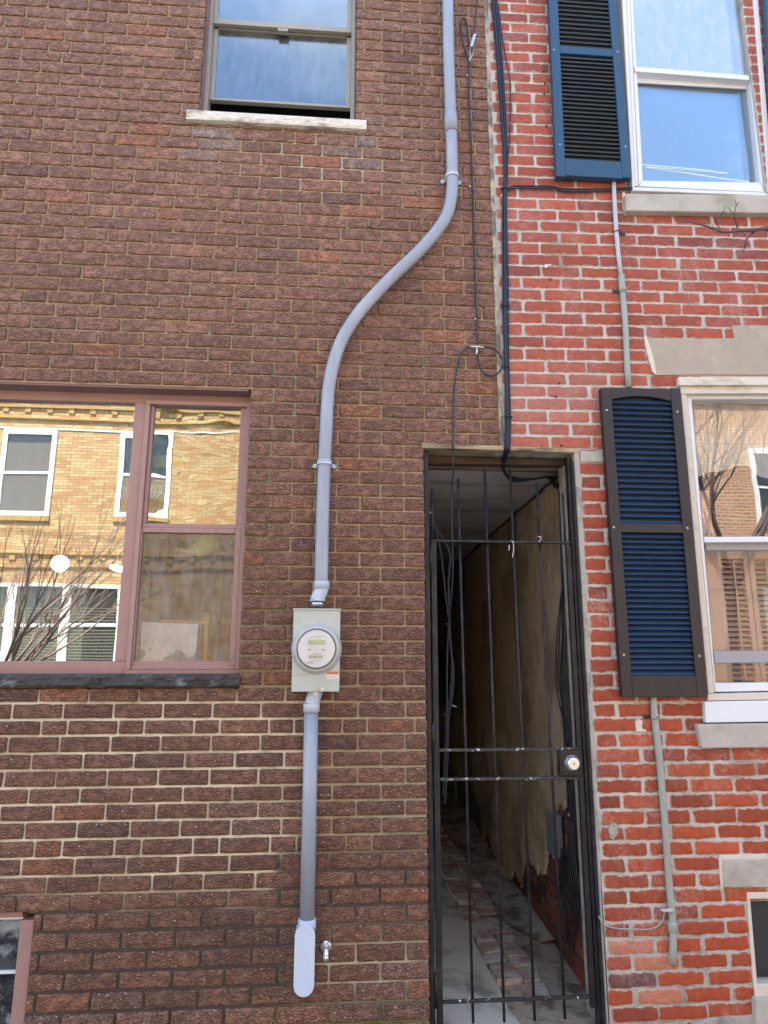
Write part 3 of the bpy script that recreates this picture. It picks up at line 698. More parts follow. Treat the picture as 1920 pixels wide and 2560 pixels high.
# backing
pw.poly([wv(.18,-.2,-.0),wv(8,-.2,-.0),wv(8,2.6,-.0),wv(.18,2.6,-.0)],1)
zc=-.02; kk=0
while zc<1.25:
    y=.16-(.1 if kk%2 else 0)
    while y<3.2:
        a=max(y,.18)+.005; b=y+.2
        if b-a>.02:
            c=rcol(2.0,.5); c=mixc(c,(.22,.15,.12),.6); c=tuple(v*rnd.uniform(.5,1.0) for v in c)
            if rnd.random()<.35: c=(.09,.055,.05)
            q=[(a,zc),(b,zc),(b,zc+.055),(a,zc+.055)]
            q=[(yy+rnd.uniform(-.004,.004),zz+rnd.uniform(-.004,.004)) for yy,zz in q]
            o=.010+rnd.uniform(-.004,.004)
            F=[pw.vv((ax(yy)-o,yy,zz),c,.5) for yy,zz in q]; G=[pw.vv((ax(yy)+.002,yy,zz),c,1) for yy,zz in q]
            pw.ff(F,0)
            for i in range(4): pw.ff([F[i],G[i],G[(i+1)%4],F[(i+1)%4]],0)
        y+=.208
    zc+=.066; kk+=1
# colour for backing verts
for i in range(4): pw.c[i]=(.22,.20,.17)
pwall=pw.build('passage_wall',[MRED,MRM],red,recalc=False)
pl=MB(); ny,nzz=260,150; ids={}
def plas(y,z):
    edge=.86-.50*sstep(.55,1.15,y)-.33*sstep(1.1,1.9,y)+.14*nz(y*3,z*3,2)+.09*nz(y*9,z*9,4)+.04*nz(y*25,z*25,6)
    if 3.1<y<4.6 and z<.42-abs(y-3.9)*.25+.05*nz(y*9,z*9): return False
    return z>edge or y<.26+.02*nz(z*8,1)
def pid(i,j):
    if (i,j) not in ids:
        y=.19+(8-.19)*(i/ny)**1.6; z=-.05+2.62*j/nzz
        ids[(i,j)]=pl.vv((ax(y)-.016-.004*nz(y*4,z*4,1)-.003*nz(y*13,z*16,1),y,z))
    return ids[(i,j)]
for i in range(ny):
    for j in range(nzz):
        y=.19+(8-.19)*((i+.5)/ny)**1.6; z=-.05+2.62*(j+.5)/nzz
        if plas(y,z): pl.ff([pid(i,j),pid(i+1,j),pid(i+1,j+1),pid(i,j+1)],0,True)
o=pl.build('plaster_coat',MPLAS,pwall)
sm=o.modifiers.new('thick','SOLIDIFY'); sm.thickness=.014; sm.offset=0
w=MB(); q=[]
for i in range(90):
    y=.33+7.4*(i/89)**1.5; q.append((ax(y)-.020-.006*nz(y*9,1),y,2.500+.008*nz(y*7,5)))
w.tube(q,[.010+.010*abs(nz(i*.9,3)) for i in range(90)],6); w.build('ragged_edge',MNAIL,red)
# crumbly render strip on the right jamb
w=MB(); n=80; L=[];Rr=[]
for i in range(n+1):
    z=.0+2.515*i/n
    L.append((1.163+nz(1,z*6)*.001,z)); Rr.append((1.1665+.009*sstep(.3,1.2,z)+.012*sstep(1.2,2.4,z)+(nz(4,z*7)*.005+nz(5,z*30)*.0025)*sstep(.2,.7,z),z))
w.prism(L+Rr[::-1],-.0035,.24)
w.build('render_strip',MSTRIP,red)
w=MB(); w.prism([(1.192,2.464),(1.352,2.468),(1.350,2.522),(1.194,2.520)],-.004,.01); w.build('cement_patch',MGSTONE,red,bevel=.003)
w=MB(); w.prism([XZ(1587,1802),XZ(1613,1799),XZ(1616,1830),XZ(1590,1829)],-.003,.008); w.build('mortar_patch',MCREAM,red,bevel=.002)
w=MB(); w.prism([(1.215,.80),(1.235,.835),(1.262,.822),(1.26,.79),(1.235,.76),(1.222,.77)],-.010,.008); w.build('mortar_lump',MSTRIP,red,bevel=.004)
# cement patch over the window, stepped like the photo
def rpoly(pts,yf,yb,name,mat,parent,bev=.002):
    w=MB(); w.prism([XZ(x,y,yf) for x,y in pts],yf,yb); return w.build(name,mat,parent,bevel=bev)
rpoly([(1616,843),(1660,845),(1720,846),(1780,846),(1836,845),(1833,829),(1830,813),(1940,813),(2100,815),(2100,938),(1920,937),(1760,936),(1640,938),(1634,900),(1625,870)],-.006,.01,'cement_lintel',MSTUC,red)
w=MB()
pts=[XZ(x,y,-.002) for x,y in [(1609,838),(1616,843),(1625,870),(1634,900),(1640,938),(1630,930),(1620,895),(1612,862)]]; w.prism(pts,-.007,.008); w.build('lintel_fillet',MCREAM,red)

# ---- generic white window helpers on the red house
def quadbars(mb,o,i,yf,yb,m=0): frame4(mb,o,i,yf,yb,m)
# lower window
rw=MB()
# cream timber casing: head, left jamb, apron
rw.quad([(1697,942),(2100,942),(2100,962),(1699,963)],-.03,.12)
rw.quad([(1700,965),(2100,965),(2100,983),(1703,984)],-.012,.12)
rw.quad([(1703,985),(1717,985),(1786,1733),(1771,1733)],-.005,.12)
rw.quad([(1768,1735),(2100,1728),(2100,1746),(1770,1752)],-.02,.12)
lw=rw.build('window',MCREAM,red,bevel=.003)
w=MB(); w.quad([(1762,1754),(2100,1748),(2100,1802),(1765,1807)],-.026,.10); w.build('apron',MWHITE,lw,bevel=.004)
w=MB(); YL=.03
O=[(1717,986),(2100,983),(2100,1724),(1787,1730)]; I=[(1729,998),(2100,996),(2100,1704),(1789,1708)]
w.quad([O[0],O[1],I[1],I[0]],YL-.01,YL+.06); w.quad([O[0],I[0],I[3],O[3]],YL-.01,YL+.06); w.quad([I[3],I[2],O[2],O[3]],YL-.01,YL+.06)
w.quad([(1760,1342),(2100,1340),(2100,1354),(1762,1356)],YL-.012,YL+.03)
w.build('vinyl_frame',MWHITE,lw,bevel=.003)
w=MB(); w.quad([(1728,996),(2100,994),(2100,1347),(1760,1349)],YL+.015,YL+.019); w.build('pane',MGL_RR,lw)
w=MB(); w.quad([(1762,1350),(2100,1348),(2100,1706),(1789,1710)],YL+.035,YL+.039); w.build('pane',MGL_RL,lw)
MRAIL=M('grey_sash_rail',(.33,.34,.36),.4,var=.05,bump=0)
w=MB(); w.quad([(1764,1356.5),(2100,1354),(2100,1374),(1766,1376)],YL+.02,YL+.034); w.build('sash_rail',MRAIL,lw,bevel=.003)
w=MB(); w.quad([(1784,1628),(2100,1626),(2100,1655),(1787,1658)],YL+.02,YL+.034); w.build('sash_rail',MRAIL,lw,bevel=.003)
w=MB(); w.quad([(1744,1811),(2100,1806),(2100,1868),(1756,1871)],-.035,.10); w.build('sill',MGSTONE,lw,bevel=.006)
# inner louvered shutters and valance
ish=MB(); YI=.16
def inshut(mb,xl,xr,zb,zt,y,st=.026):
    mb.box(xl,xl+st,y,y+.022,zb,zt); mb.box(xr-st,xr,y,y+.022,zb,zt); mb.box(xl+st,xr-st,y,y+.022,zt-.07,zt); mb.box(xl+st,xr-st,y,y+.022,zb,zb+.05)
    z=zb+.07
    while z<zt-.08:
        mb.obox(((xl+xr)/2,y+.011,z),((xr-xl)/2-st-.001,0,0),(0,.011,.0075),(0,-.0016,.0022)); z+=.026
    mb.box((xl+xr)/2-.004,(xl+xr)/2+.004,y-.012,y-.004,zb+.06,zt-.08)
xs0=XZ(1800,1500,YI)[0]; zt_=XZ(1800,1372,YI)[1]; zb_=XZ(1800,1716,YI)[1]
ish.box(xs0-.13,xs0-.003,YI-.004,YI+.03,zb_-.05,zt_+.3)
for k in range(4): inshut(ish,xs0+k*.172,xs0+k*.172+.168,zb_-.03,zt_+.02,YI)
ish.build('inner_shutter',MWOODIN,lw,label='brown slatted inner shutter behind the lower sash')
va=MB(); n=60; yv=.20; top=XZ(1750,960,yv)[1]; pts=[]
xv0=XZ(1700,1200,yv)[0]
rows=[[],[]]
for i in range(n+1):
    x=xv0+1.25*i/n; hem=XZ(1800,1178,yv)[1]-.03*math.sin((x-xv0)*15)-.012*math.sin((x-xv0)*30)
    yy=yv+.012*math.sin(x*60)
    rows[0].append(va.vv((x,yy,top))); rows[1].append(va.vv((x,yy+.004,hem)))
for i in range(n): va.ff([rows[0][i],rows[0][i+1],rows[1][i+1],rows[1][i]],0,True)
va.build('sheer_valance',mat_sheer('sheer_cream_cloth',(.94,.91,.80),.78),lw)

# upper right window
uw=MB()
uw.quad([(1544,-200),(1556,-200),(1588,466),(1581,468)],-.02,.10)
uw.quad([(1556,-200),(1566,-200),(1596,466),(1588,466)],-.002,.10)
uw.quad([(1583,467),(1914,481),(1918,489),(1583,476)],-.03,.10)
uw.quad([(1868,-200),(1879,-200),(1935,486),(1923,486)],-.012,.10)
up2=uw.build('window',MOFFW,red,bevel=.003)
w=MB(); Yu=.02
w.quad([(1566,-200),(1571,-200),(1608,452),(1597,464)],Yu,Yu+.07); w.quad([(1609,451),(1900,456),(1913,480),(1597,465)],Yu-.01,Yu+.07)
w.quad([(1833,-200),(1868,-200),(1914,478),(1901,455)],Yu,Yu+.07)
w.quad([(1586,166),(1872,188),(1874,200),(1588,178)],Yu-.012,Yu+.03)
w.build('vinyl_frame',MWHITE,up2,bevel=.003)
w=MB(); w.quad([(1570,-200),(1838,-200),(1868,190),(1588,170)],Yu+.012,Yu+.016); w.build('pane',MGL_W,up2)
w=MB(); w.quad([(1589,176),(1868,196),(1902,458),(1609,453)],Yu+.04,Yu+.044); w.build('pane',MGL_WL,up2)
w=MB(); w.quad([(1589,190),(1868,208),(1868,222),(1590,206)],Yu+.03,Yu+.039); w.build('sash_rail',MWHITE,up2)
w=MB(); w.quad([(1562,-260),(1790,-260),(1835,185),(1580,175)],.050,.053); w.quad([(1588,205),(1838,222),(1862,470),(1600,470)],.10,.103); w.build('roller_shade',MSHADE,up2)
w=MB(); w.quad([(1564,483),(2100,489),(2100,535),(1566,526)],-.04,.10); s2=w.build('sill',MGSTONE,up2,bevel=.006)
w=MB(); w.quad([(1556,480),(1563,483),(1565,527),(1572,535),(1562,538),(1557,520)],-.006,.01); w.build('lintel_fillet',MCREAM,red)
# basement window right
bw=MB(); bw.quad([(1867,2231),(2000,2229),(2000,2246),(1875,2248)],-.004,.06); bw.quad([(1867,2232),(1876,2248),(1894,2462),(1885,2478)],-.004,.06); bw.quad([(1886,2462),(2000,2458),(2000,2492),(1888,2496)],-.008,.06)
b2=bw.build('window',MCREAM,red,bevel=.003)
w=MB(); w.quad([(1874,2244),(2000,2242),(2000,2466),(1892,2468)],.035,.039); w.build('pane',MGL_OPP,b2)
w=MB(); w.quad([(1870,2235),(2000,2235),(2000,2480),(1880,2480)],.10,.11); w.build('dark_screen',MDARK,b2)
w=MB(); w.quad([(1808,2149),(2000,2145),(2000,2219),(1810,2219)],-.012,.02); w.build('lintel',MGSTONE,red,bevel=.004)
w=MB(); w.quad([(1797,2137),(2000,2133),(2000,2144),(1807,2148)],-.006,.01); w.quad([(1797,2137),(1807,2148),(1809,2220),(1803,2226),(1800,2190)],-.005,.01); w.build('lintel_fillet',MCREAM,red)
w=MB(); w.quad([(1889,2498),(2000,2494),(2000,2620),(1893,2620)],-.03,.02); w.build('sill',MGSTONE,b2,bevel=.005)
# wash of cement along the foot of the wall
w=MB(); n=40; top=[]
for i in range(n+1):
    x=1.36+2.2*i/n; top.append((x,.035+.035*sstep(1.36,1.7,x)+.012*nz(x*9,2)+.008*nz(x*33,7)))
w.prism([(1.36,-.15)]+top+[(3.56,-.15)],-.012,.01); w.build('cement_wash',MSTRIP,red,bevel=.003)

# ---- shutters
def shutter(outer,panels,yf,th,counts,matf,matl,name_label,arch,screws,flat):
    """outer: TL,TR,BR,BL px; panels: list of (TL,TR,BR,BL)"""
    o=[Vector((*XZ(x,y,yf),0)) for x,y in outer]
    ps=[[Vector((*XZ(x,y,yf),0)) for x,y in q] for q in panels]
    mb=MB(); yb=yf+th
    def pr(c4): mb.prism([(c[0],c[1]) for c in c4],yf,yb)
    # stiles run full height, rails between
    def lerpx(a,b,z): t=(z-a[1])/(b[1]-a[1]); return a[0]+(b[0]-a[0])*t
    il=lambda z: lerpx(ps[0][0],ps[-1][3],z); ir=lambda z: lerpx(ps[0][1],ps[-1][2],z)
    pr([o[0],(il(o[0][1]),o[0][1]),(il(o[3][1]),o[3][1]),o[3]]); pr([(ir(o[1][1]),o[1][1]),o[1],o[2],(ir(o[2][1]),o[2][1])])
    zs=[(o[0][1]+o[1][1])/2]
    cuts=[]
    for p in ps: cuts.append(((p[0][1]+p[1][1])/2,(p[2][1]+p[3][1])/2))
    ztop=(o[0][1]+o[1][1])/2; zbot=(o[2][1]+o[3][1])/2
    edges=[ztop]+[c for pr_ in cuts for c in pr_]+[zbot]
    for a,b in zip(edges[0::2],edges[1::2]):
        if a-b>.002:
            if arch and a==ztop:
                n=12; low=[]
                for i in range(n+1):
                    u=i/n; x=il(b)+.0005+(ir(b)-il(b)-.001)*u; low.append((x,b+.022*max(0,math.sin(math.pi*u))**.8 if .0<u<1 else b))
                mb.prism([(il(a)+.0005,a-.0004),(ir(a)-.0005,a-.0004)]+low[::-1],yf+.0006,yb-.001)
            else: mb.prism([(il(a)+.0005,a-.0004),(ir(a)-.0005,a-.0004),(ir(b)-.0005,b+.0004),(il(b)+.0005,b+.0004)],yf+.0006,yb-.001)
    frame=mb.build('shutter',matf,red,bevel=.0025,label=name_label)
    for (za,zb),cnt in zip(cuts,counts):
        lm=MB()
        if arch and za==cuts[0][0]: za+=.012
        for i in range(cnt):
            z=za-(i+.5)*(za-zb)/cnt; xl=il(z)+.001; xr=ir(z)-.001; h=(za-zb)/cnt
            if flat:   # narrow blades, open from below
                lm.obox(((xl+xr)/2,yf+.017,z),((xr-xl)/2,0,0),(0,.010,.0075),(0,-.0022,.003))
            else:
                lm.obox(((xl+xr)/2,yf+.016,z),((xr-xl)/2,0,0),(0,.0105,h*.44),(0,-.0022,.0012))
        lm.build('louvers',matl,frame)
        bk=MB(); bk.box(il(za)-.004,ir(za)+.004,yb-.003,yb+.0,zb-.004,za+.02); bk.build('backing',MDARK,frame)
    for x,y in screws:
        s_=MB(); p=P(x,y,yf); s_.lathe(p+Vector((0,-.0015,0)),(0,1,0),[(0,.0045),(.003,.0062),(.004,.0062)],14); s_.lathe(p+Vector((0,-.003,0)),(0,1,0),[(0,.002),(.003,.0025)],8,1); s_.build('screw',[MSTEEL,MNAIL],frame)
    return frame
shutter([(1502.5,969),(1701.5,970.5),(1771,1743),(1556,1743)],
        [[(1529.6,999.7),(1679,1002),(1702.8,1308),(1547.6,1308)],[(1551,1331),(1706.8,1332.6),(1739.4,1687.7),(1578.7,1689)]],
        -.052,.035,[22,26],MCHAR,M('dull_navy_paint',(.020,.042,.088),.45,var=.12,vs=4,bump=.1,bs=70,chips=(.4,.4,.4),cs=30,cth=.8),'charcoal framed shutter with navy louvers beside the ground floor window',True,
        [(1517,1025),(1694,1029),(1535,1318),(1719,1320),(1560,1637),(1749,1640)],False)
shutter([(1358,-330),(1512,-330),(1578.8,444),(1391.8,440)],
        [[(1381,-310),(1497,-308),(1532,120),(1396.7,116.4)],[(1397.8,134),(1534.6,138.6),(1553.4,402),(1412.5,399)]],
        -.055,.038,[40,25],MNAVY,MNAVYL,'navy shutter beside the upper window',False,
        [(1385,124),(1544,129),(1400,361),(1564,366)],True)
# right hand upper shutter, just entering the frame
shutter([(1900,-330),(2060,-330),(2125,470),(1935,240)] if False else [(1901,-200),(2080,-200),(2140,420),(1940,410)],
        [[(1925,-180),(2055,-180),(2085,110),(1945,110)],[(1948,135),(2090,135),(2110,380),(1968,380)]],
        -.055,.038,[26,24],MNAVY,MNAVYL,'navy shutter at the right edge of the upper window',False,[],True)

# ================================================================== PASSAGE: timber, ceiling, floor
w=MB(); w.prism([(.415,2.517),(1.19,2.510),(1.195,2.532),(.8,2.5365),(.415,2.540)],-.006,.035)
tl=w.build('timber_lintel',MTIMBL,brown,bevel=.004)
w=MB(); w.quad([(1062,1138),(1425,1148),(1425,1163),(1062,1158)],.14,.20); w.build('header_beam',MTIMB,brown,bevel=.004)
w=MB(); w.quad([(1062,1158.5),(1425,1164),(1425,1170),(1062,1166)],.23,.30); w.build('ceiling_batten',MTIMBL,brown,bevel=.003)
w=MB(); w.box(.43,1.24,.036,.33,2.60,2.62); w.box(.43,1.24,.31,.33,2.5,2.6); w.build('header_shade_lining',MDARK,brown)  # dark panels added to give the gap above the beam its shade
w=MB()
w.box(.42,1.6,.331,8.0,2.515,2.55); w.build('passage_ceiling',MCEIL,brown)
w=MB(); 
def fp(x,y,z=0): return (x,y,z)
# left concrete, middle brick gutter, right concrete, front apron
nn=50
def strip(fx0,fx1,y0,y1,zf,m,mb,nx=6,ny=60):
    ids=[]
    for j in range(ny+1):
        y=y0+(y1-y0)*(j/ny)**1.4; a=fx0(y); b=fx1(y); row=[]
        for i in range(nx+1):
            x=a+(b-a)*i/nx; row.append(mb.vv((x,y,zf(x,y))))
        ids.append(row)
    for r0,r1 in zip(ids,ids[1:]):
        for i in range(nx): mb.ff([r0[i],r0[i+1],r1[i+1],r1[i]],m,True)
w=MB(); strip(lambda y:.40,lambda y:.815+.012*nz(y*5,1)+.02*sstep(.5,.0,y),-.3,8,lambda x,y:.03*(1-(x-.4)/.42)+.004*nz(x*8,y*8),0,w,8)
w.build('concrete_path',MCONC,kind='structure')
w=MB(); strip(lambda y:.812+.012*nz(y*5,1),lambda y:1.30+AK*y,-.3,8,lambda x,y:-.012+.012*nz(x*9,y*9)+.006*nz(x*30,y*30),0,w,12,120)
w.build('dirt_ground',MDIRT,kind='structure')
w=MB()
y=.36
while y<7.8:
    l=rnd.uniform(.07,.17); 
    for c in range(2):
        xa=.828+.012*nz(y*5,1)+c*.115; 
        if rnd.random()<.12: continue
        tz=rnd.uniform(-.012,.010); jx=[rnd.uniform(-.014,.014) for _ in range(8)]
        q=[(xa+jx[0],y+jx[1]),(xa+.106+jx[2],y+jx[3]),(xa+.106+jx[4],y+l-.01+jx[5]),(xa+jx[6],y+l-.01+jx[7])]
        t=[w.vv((a,b,.010+tz+rnd.uniform(-.004,.004))) for a,b in q]; b_=[w.vv((a,b,-.04)) for a,b in q]
        w.ff(t)
        for i in range(4): w.ff([t[i],b_[i],b_[(i+1)%4],t[(i+1)%4]])
    y+=l
gut=w.build('brick_gutter',MPAVE,bevel=.004,kind='structure')
w=MB(); strip(lambda y:1.065+.01*nz(y*7,3)+.12*sstep(1.25,.9,y),lambda y:ax(y)+.02,.95,8,lambda x,y:.006+.008*nz(x*9,y*5)+.012*sstep(1.15,1.25,x),0,w,8,80)
w.build('concrete_ledge',M('cracked_concrete',(.46,.43,.37),.9,var=.2,vs=6,bump=.7,bs=30,bd=.01,dirt=(.10,.08,.06),da=.8,ds=5,dlo=.46,dhi=.6),kind='structure')
w=MB()
for i in range(45):
    x=rnd.uniform(.86,1.2); y=rnd.uniform(.12,1.6); s=rnd.uniform(.002,.006)
    w.obox((x,y,.002),(s,s*.3,0),(-s*.3,s,0),(0,0,s*.5))
w.build('pebbles',M('pale_grit',(.34,.30,.26),.9,var=.4,vs=50),kind='stuff')

# street
w=MB(); w.box(-40,40,-60,-.0,-.5,-.16); w.build('ground',MWALK,kind='structure')
w=MB(); w.box(-40,40,-2.6,-.02,-.156,-.02); w.build('pavement',MWALK,kind='structure')
w=MB(); w.box(-40,40,-8.6,-2.75,-.156,-.13); w.build('road',MASPH,kind='structure')
w=MB(); w.box(-40,40,-2.75,-2.6,-.156,-.015); w.build('kerb',M('granite_kerb',(.4,.39,.37),.8),kind='structure')
w=MB(); w.box(-40,40,-11.2,-8.6,-.156,.0); w.build('far_pavement',MWALK,kind='structure')

# ================================================================== GATE
gf=thing('gate_frame','black steel angle frame fixed in the passage opening','gate frame',(.8,.04,0))
YG=.04
w=MB(); w.box(.429,.452,YG-.012,YG+.03,-.02,2.512); w.build('post',MIRON,gf,bevel=.002)
w=MB(); w.box(1.137,1.161,YG-.012,YG+.03,-.02,2.497); w.build('post',MIRON,gf,bevel=.002)
w=MB(); w.box(1.150,1.162,YG-.030,YG-.0125,-.02,2.47); w.build('stop_strip',MIRON,gf,bevel=.001)
gt=thing('iron_gate','black iron bar gate with a double rail and deadbolt','gate',(.46,.04,0))
LX0,LX1=.461,1.133
w=MB(); w.box(LX0,LX0+.024,YG-.008,YG+.018,.03,2.068); w.build('stile',MIRON,gt,bevel=.002)
w=MB(); w.box(LX1-.022,LX1,YG-.008,YG+.018,.10,2.060); w.build('stile',MIRON,gt,bevel=.002)
w=MB(); w.box(LX0,LX1,YG-.009,YG+.017,2.068,2.079); w.build('top_rail',MIRON,gt,bevel=.0015)
for z in (1.134,1.012,.143):
    w=MB(); w.box(LX0+.024,LX1-.022,YG-.010,YG+.002,z-.0065,z+.0065); w.build('rail',MIRONC,gt,bevel=.0015)
for i,(px,py,pz) in enumerate([(1080.5,1222,2.062),(1146,1196.5,.056),(1212.4,1173,.056),(1276,1174,.056),(1343,1205,.058),(1408,1232,2.062)]):
    t=XZ(px,py,YG); xb={0:t[0],1:.612,2:.743,3:.872,4:1.001,5:t[0]}[i]
    w=MB(); w.tube([(t[0],YG+.0085,t[1]),(xb,YG+.0085,max(pz,.05))],.0062,8); w.build('bar',MIRON,gt)
for z in (1.985,1.19,.19):
    w=MB(); w.tube([(.456,YG-.014,z-.06),(.456,YG-.014,z+.06)],.0065,10); w.tube([(.456,YG-.014,z-.064),(.456,YG-.014,z-.0605)],.0078,10); w.tube([(.456,YG-.014,z+.0605),(.456,YG-.014,z+.064)],.0078,10); w.build('hinge',MIRON,gt)
w=MB(); a=XZ(1398,1876,YG-.03); b=XZ(1464,1941,YG-.03)
w.box(a[0],b[0]-.012,YG-.03,YG+.012,b[1],a[1]); lk=w.build('lock_box',MIRON,gt,bevel=.006,seg=3)
c=P(1429,1908,YG-.03)
w=MB(); w.lathe(c+Vector((.004,0,0)),(0,-1,0),[(-.002,.0365),(.003,.036),(.016,.0255),(.020,.0235)],36); w.build('cylinder_collar',MCHROME,lk)
w=MB(); w.lathe(c+Vector((.004,-.0205,0)),(0,-1,0),[(0,.0185),(.0015,.0185),(.002,.017)],32); w.build('cylinder_face',MBRASS,lk)
w=MB(); w.lathe(c+Vector((.004,-.023,0)),(0,-1,0),[(0,.0062),(.001,.006)],20); w.build('key_plug',MSTEEL,lk)
w=MB(); w.box(c.x+.003,c.x+.005,c.y-.0252,c.y-.0238,c.z-.004,c.z+.004); w.build('keyway',MNAIL,lk)
# white ties on the bars
def ziptie(name,pts,label):
    w=MB(); w.tube(catmull(pts,4),.0016,6); return tag(w.build(name,MNYL),label,'cable tie','white cable ties left on the gate and cables')
ziptie('cable_tie',[P(1278,1352,YG-.012),P(1283,1356,YG-.016),P(1284,1375,YG-.014),P(1281,1394,YG-.014)],'long white cable tie hanging below the gate top rail')
ziptie('cable_tie',[P(1273,1362,YG-.012),P(1273,1370,YG-.013),P(1272,1376,YG-.012)],'tiny white tie end dangling at the middle of the gate top rail')
ziptie('cable_tie',[P(1344,1342,YG-.012),P(1352,1342,YG-.016),P(1351,1350,YG-.014),P(1346,1355,YG-.012)],'white curled tie on the bar just above the gate top rail')
ziptie('cable_tie',[P(1118,1764,.3),P(1127,1772,.29)],'white tie end with a square head on the dark cables behind the gate')
ziptie('cable_tie',[P(1128,1762,.3),P(1142,1768,.29)],'straight white tie tail beside the dark cables behind the gate')

# ================================================================== CONDUITS AND METER
Yp=-.045
cd=thing('upper_conduit','grey plastic pipe running down from above and bending left to the meter','conduit',tuple(P(803,1452,Yp)))
pth=[(1118,-150),(1119.5,0),(1122,150),(1127,300),(1129.5,380),(1130.5,440),(1130,478),(1122,524),(1106,558),(1076,597),(1032,643),(965,707),(903,775),(877,811),(854,851),(836,900),(824,955),(818.5,1010),(815,1080),(811,1158),(808,1240),(806,1310),(803,1463)]
q=[P(x,y,Yp) for x,y in pth]
# straighten the vertical run and keep bends smooth
w=MB(); w.tube(catmull(q[3:],6),.0302,28); w.build('pipe',MPVC,cd)
w=MB(); w.tube(catmull(q[:4],4),.0302,28); w.build('pipe',MPVC,cd)
def along(a,b,t): return a+(b-a)*t
w=MB(); p=P(1127,300,Yp); dd=(P(1122,150,Yp)-p).normalized(); ax_=dd
w.lathe(p-ax_*.078,ax_,[(0,.0315),(.0,.0345),(.075,.0347),(.10,.0345),(.125,.031)],30); w.build('bell_coupling',MPVC,cd)
def clamp(px,py,parent,r=.0302,slope=0):
    p=P(px,py,Yp); w=MB(); n=20
    ring=[]
    for k in range(n+1):
        a=math.pi*k/n; ring.append(Vector((math.cos(a)*(r+.0025),-math.sin(a)*(r+.0025),0)))
    for zz in (-.008,.008):
        w.tube([p+v+Vector((0,0,zz)) for v in ring],.0035,6)
    R0=[w.vv(p+v*1.03+Vector((0,0,-.010))) for v in ring]; R1=[w.vv(p+v*1.03+Vector((0,0,.010))) for v in ring]
    for i in range(n): w.ff([R0[i],R0[i+1],R1[i+1],R1[i]],0,True)
    for s in (-1,1):
        w.box(p.x+s*(r+.001)-.003,p.x+s*(r+.001)+.003,p.y,-.006,p.z-.010,p.z+.010)
        w.lathe((p.x+s*(r+.014),-.009,p.z-.004),(0,1,0),[(0,.0105),(.004,.0115),(.008,.0115)],16)
    o=w.build('clamp',MPVCL,parent)
    for s in (-1,1):
        w=MB(); w.lathe((p.x+s*(r+.014),-.0125,p.z-.004),(0,1,0),[(0,.003),(.002,.004),(.003,.004)],10); w.build('screw',MSTEEL,o)
clamp(1130.5,441,cd); clamp(811,1158,cd)
c0=P(804,1472,Yp); 
w=MB(); w.lathe(P(804,1472,Yp),(0,0,1),[(0,.0315),(.0,.0355),(.030,.0355),(.033,.0345),(.033,.031)],30); w.build('coupling',MPVCL,cd)
w=MB(); e1=P(804,1470,Yp); e2=P(793.5,1500,Yp); w.tube(catmull([e1+Vector((0,0,.004)),e1+Vector((-.001,0,-.010)),e2+Vector((.003,0,.012)),e2],5),.0312,28); w.lathe(e2+Vector((0,0,-.006)),(0,0,1),[(0,.0315),(.0,.0345),(.007,.0345),(.007,.031)],28); w.build('offset_elbow',MPVCL,cd)
w=MB(); w.lathe(P(793.5,1516,Yp),(0,0,1),[(0,.0295),(.022,.0295)],28); w.build('nipple',MSTEEL,cd)

mt=thing('electric_meter','grey steel meter box with a round glass electric meter','electric meter',tuple(P(790,1729,0)))
yM=-.105
TL=XZ(734,1522,yM); TR=XZ(851,1522,yM); BR=XZ(848.5,1729,yM); BL=XZ(728.5,1730,yM)
xa=(TL[0]+BL[0])/2+.0; xb=(TR[0]+BR[0])/2; za=(BL[1]+BR[1])/2; zb=(TL[1]+TR[1])/2
w=MB(); w.box(xa,xb,yM,-.004,za,zb-.001); bx=w.build('box',MBOX,mt,bevel=.003,seg=3)
w=MB(); w.box(xa-.003,xb+.003,yM-.006,-.003,zb-.006,zb+.001); w.build('lid_flange',MBOX,bx,bevel=.002)
mc=P(791.5,1622,yM); 
w=MB(); w.lathe(mc,(0,-1,0),[(-.001,.108),(.004,.106),(.010,.098),(.018,.0965),(.020,.094),(.0205,.086)],64); w.build('meter_ring',M('galvanised_ring',(.47,.48,.46),.35,metal=.15,var=.05,bump=0),mt)
w=MB(); w.lathe(mc+Vector((0,-.0215,0)),(0,-1,0),[(0,.0845),(.004,.0845),(.004,.083)],64); w.build('seal_ring',MCABLE,mt)
dy=-.066
w=MB(); w.lathe(mc+Vector((0,-.0265,0)),(0,-1,0),[(0,.079),(.022,.078),(.022,.0775)],64); dial=w.build('dial',MDIAL,mt)
fy=mc.y-.0265-.0225
w=MB(); w.lathe(mc+Vector((0,-.026,0)),(0,-1,0),[(0,.0835),(.030,.0825),(.038,.079),(.041,.072)],64); w.build('glass_cover',MGL_DOME,mt)
w=MB(); w.box(mc.x-.036,mc.x+.040,fy-.0012,fy,mc.z+.016,mc.z+.037); scr=w.build('display',MLCD,dial,bevel=.001)
w=MB()
for i,ch in enumerate((-.024,-.012,.0,.012,.024)):
    w.box(mc.x+ch-.003,mc.x+ch+.003,fy-.0020,fy-.0014,mc.z+.020,mc.z+.033)
w.build('digits',M('lcd_digits',(.38,.47,.28),.4,var=.03,bump=0),dial)
w=MB()
rr=rnd
def ink(x0,x1,z,h=.0016):
    x=x0
    while x<x1:
        l=rr.uniform(.002,.006); w.box(mc.x+x,mc.x+min(x+l,x1),fy-.0012,fy-.0002,mc.z+z,mc.z+z+h); x+=l+.0016
ink(-.026,.030,.050); ink(-.006,.014,.045,.001)
w.build('print',MINK,dial); w=MB(); w=MB(); ink(-.036,-.022,-.006,.005); w.build('symbol',MINK,dial); w=MB(); ink(.024,.036,-.008,.006); w.build('symbol',MINK,dial); w=MB()
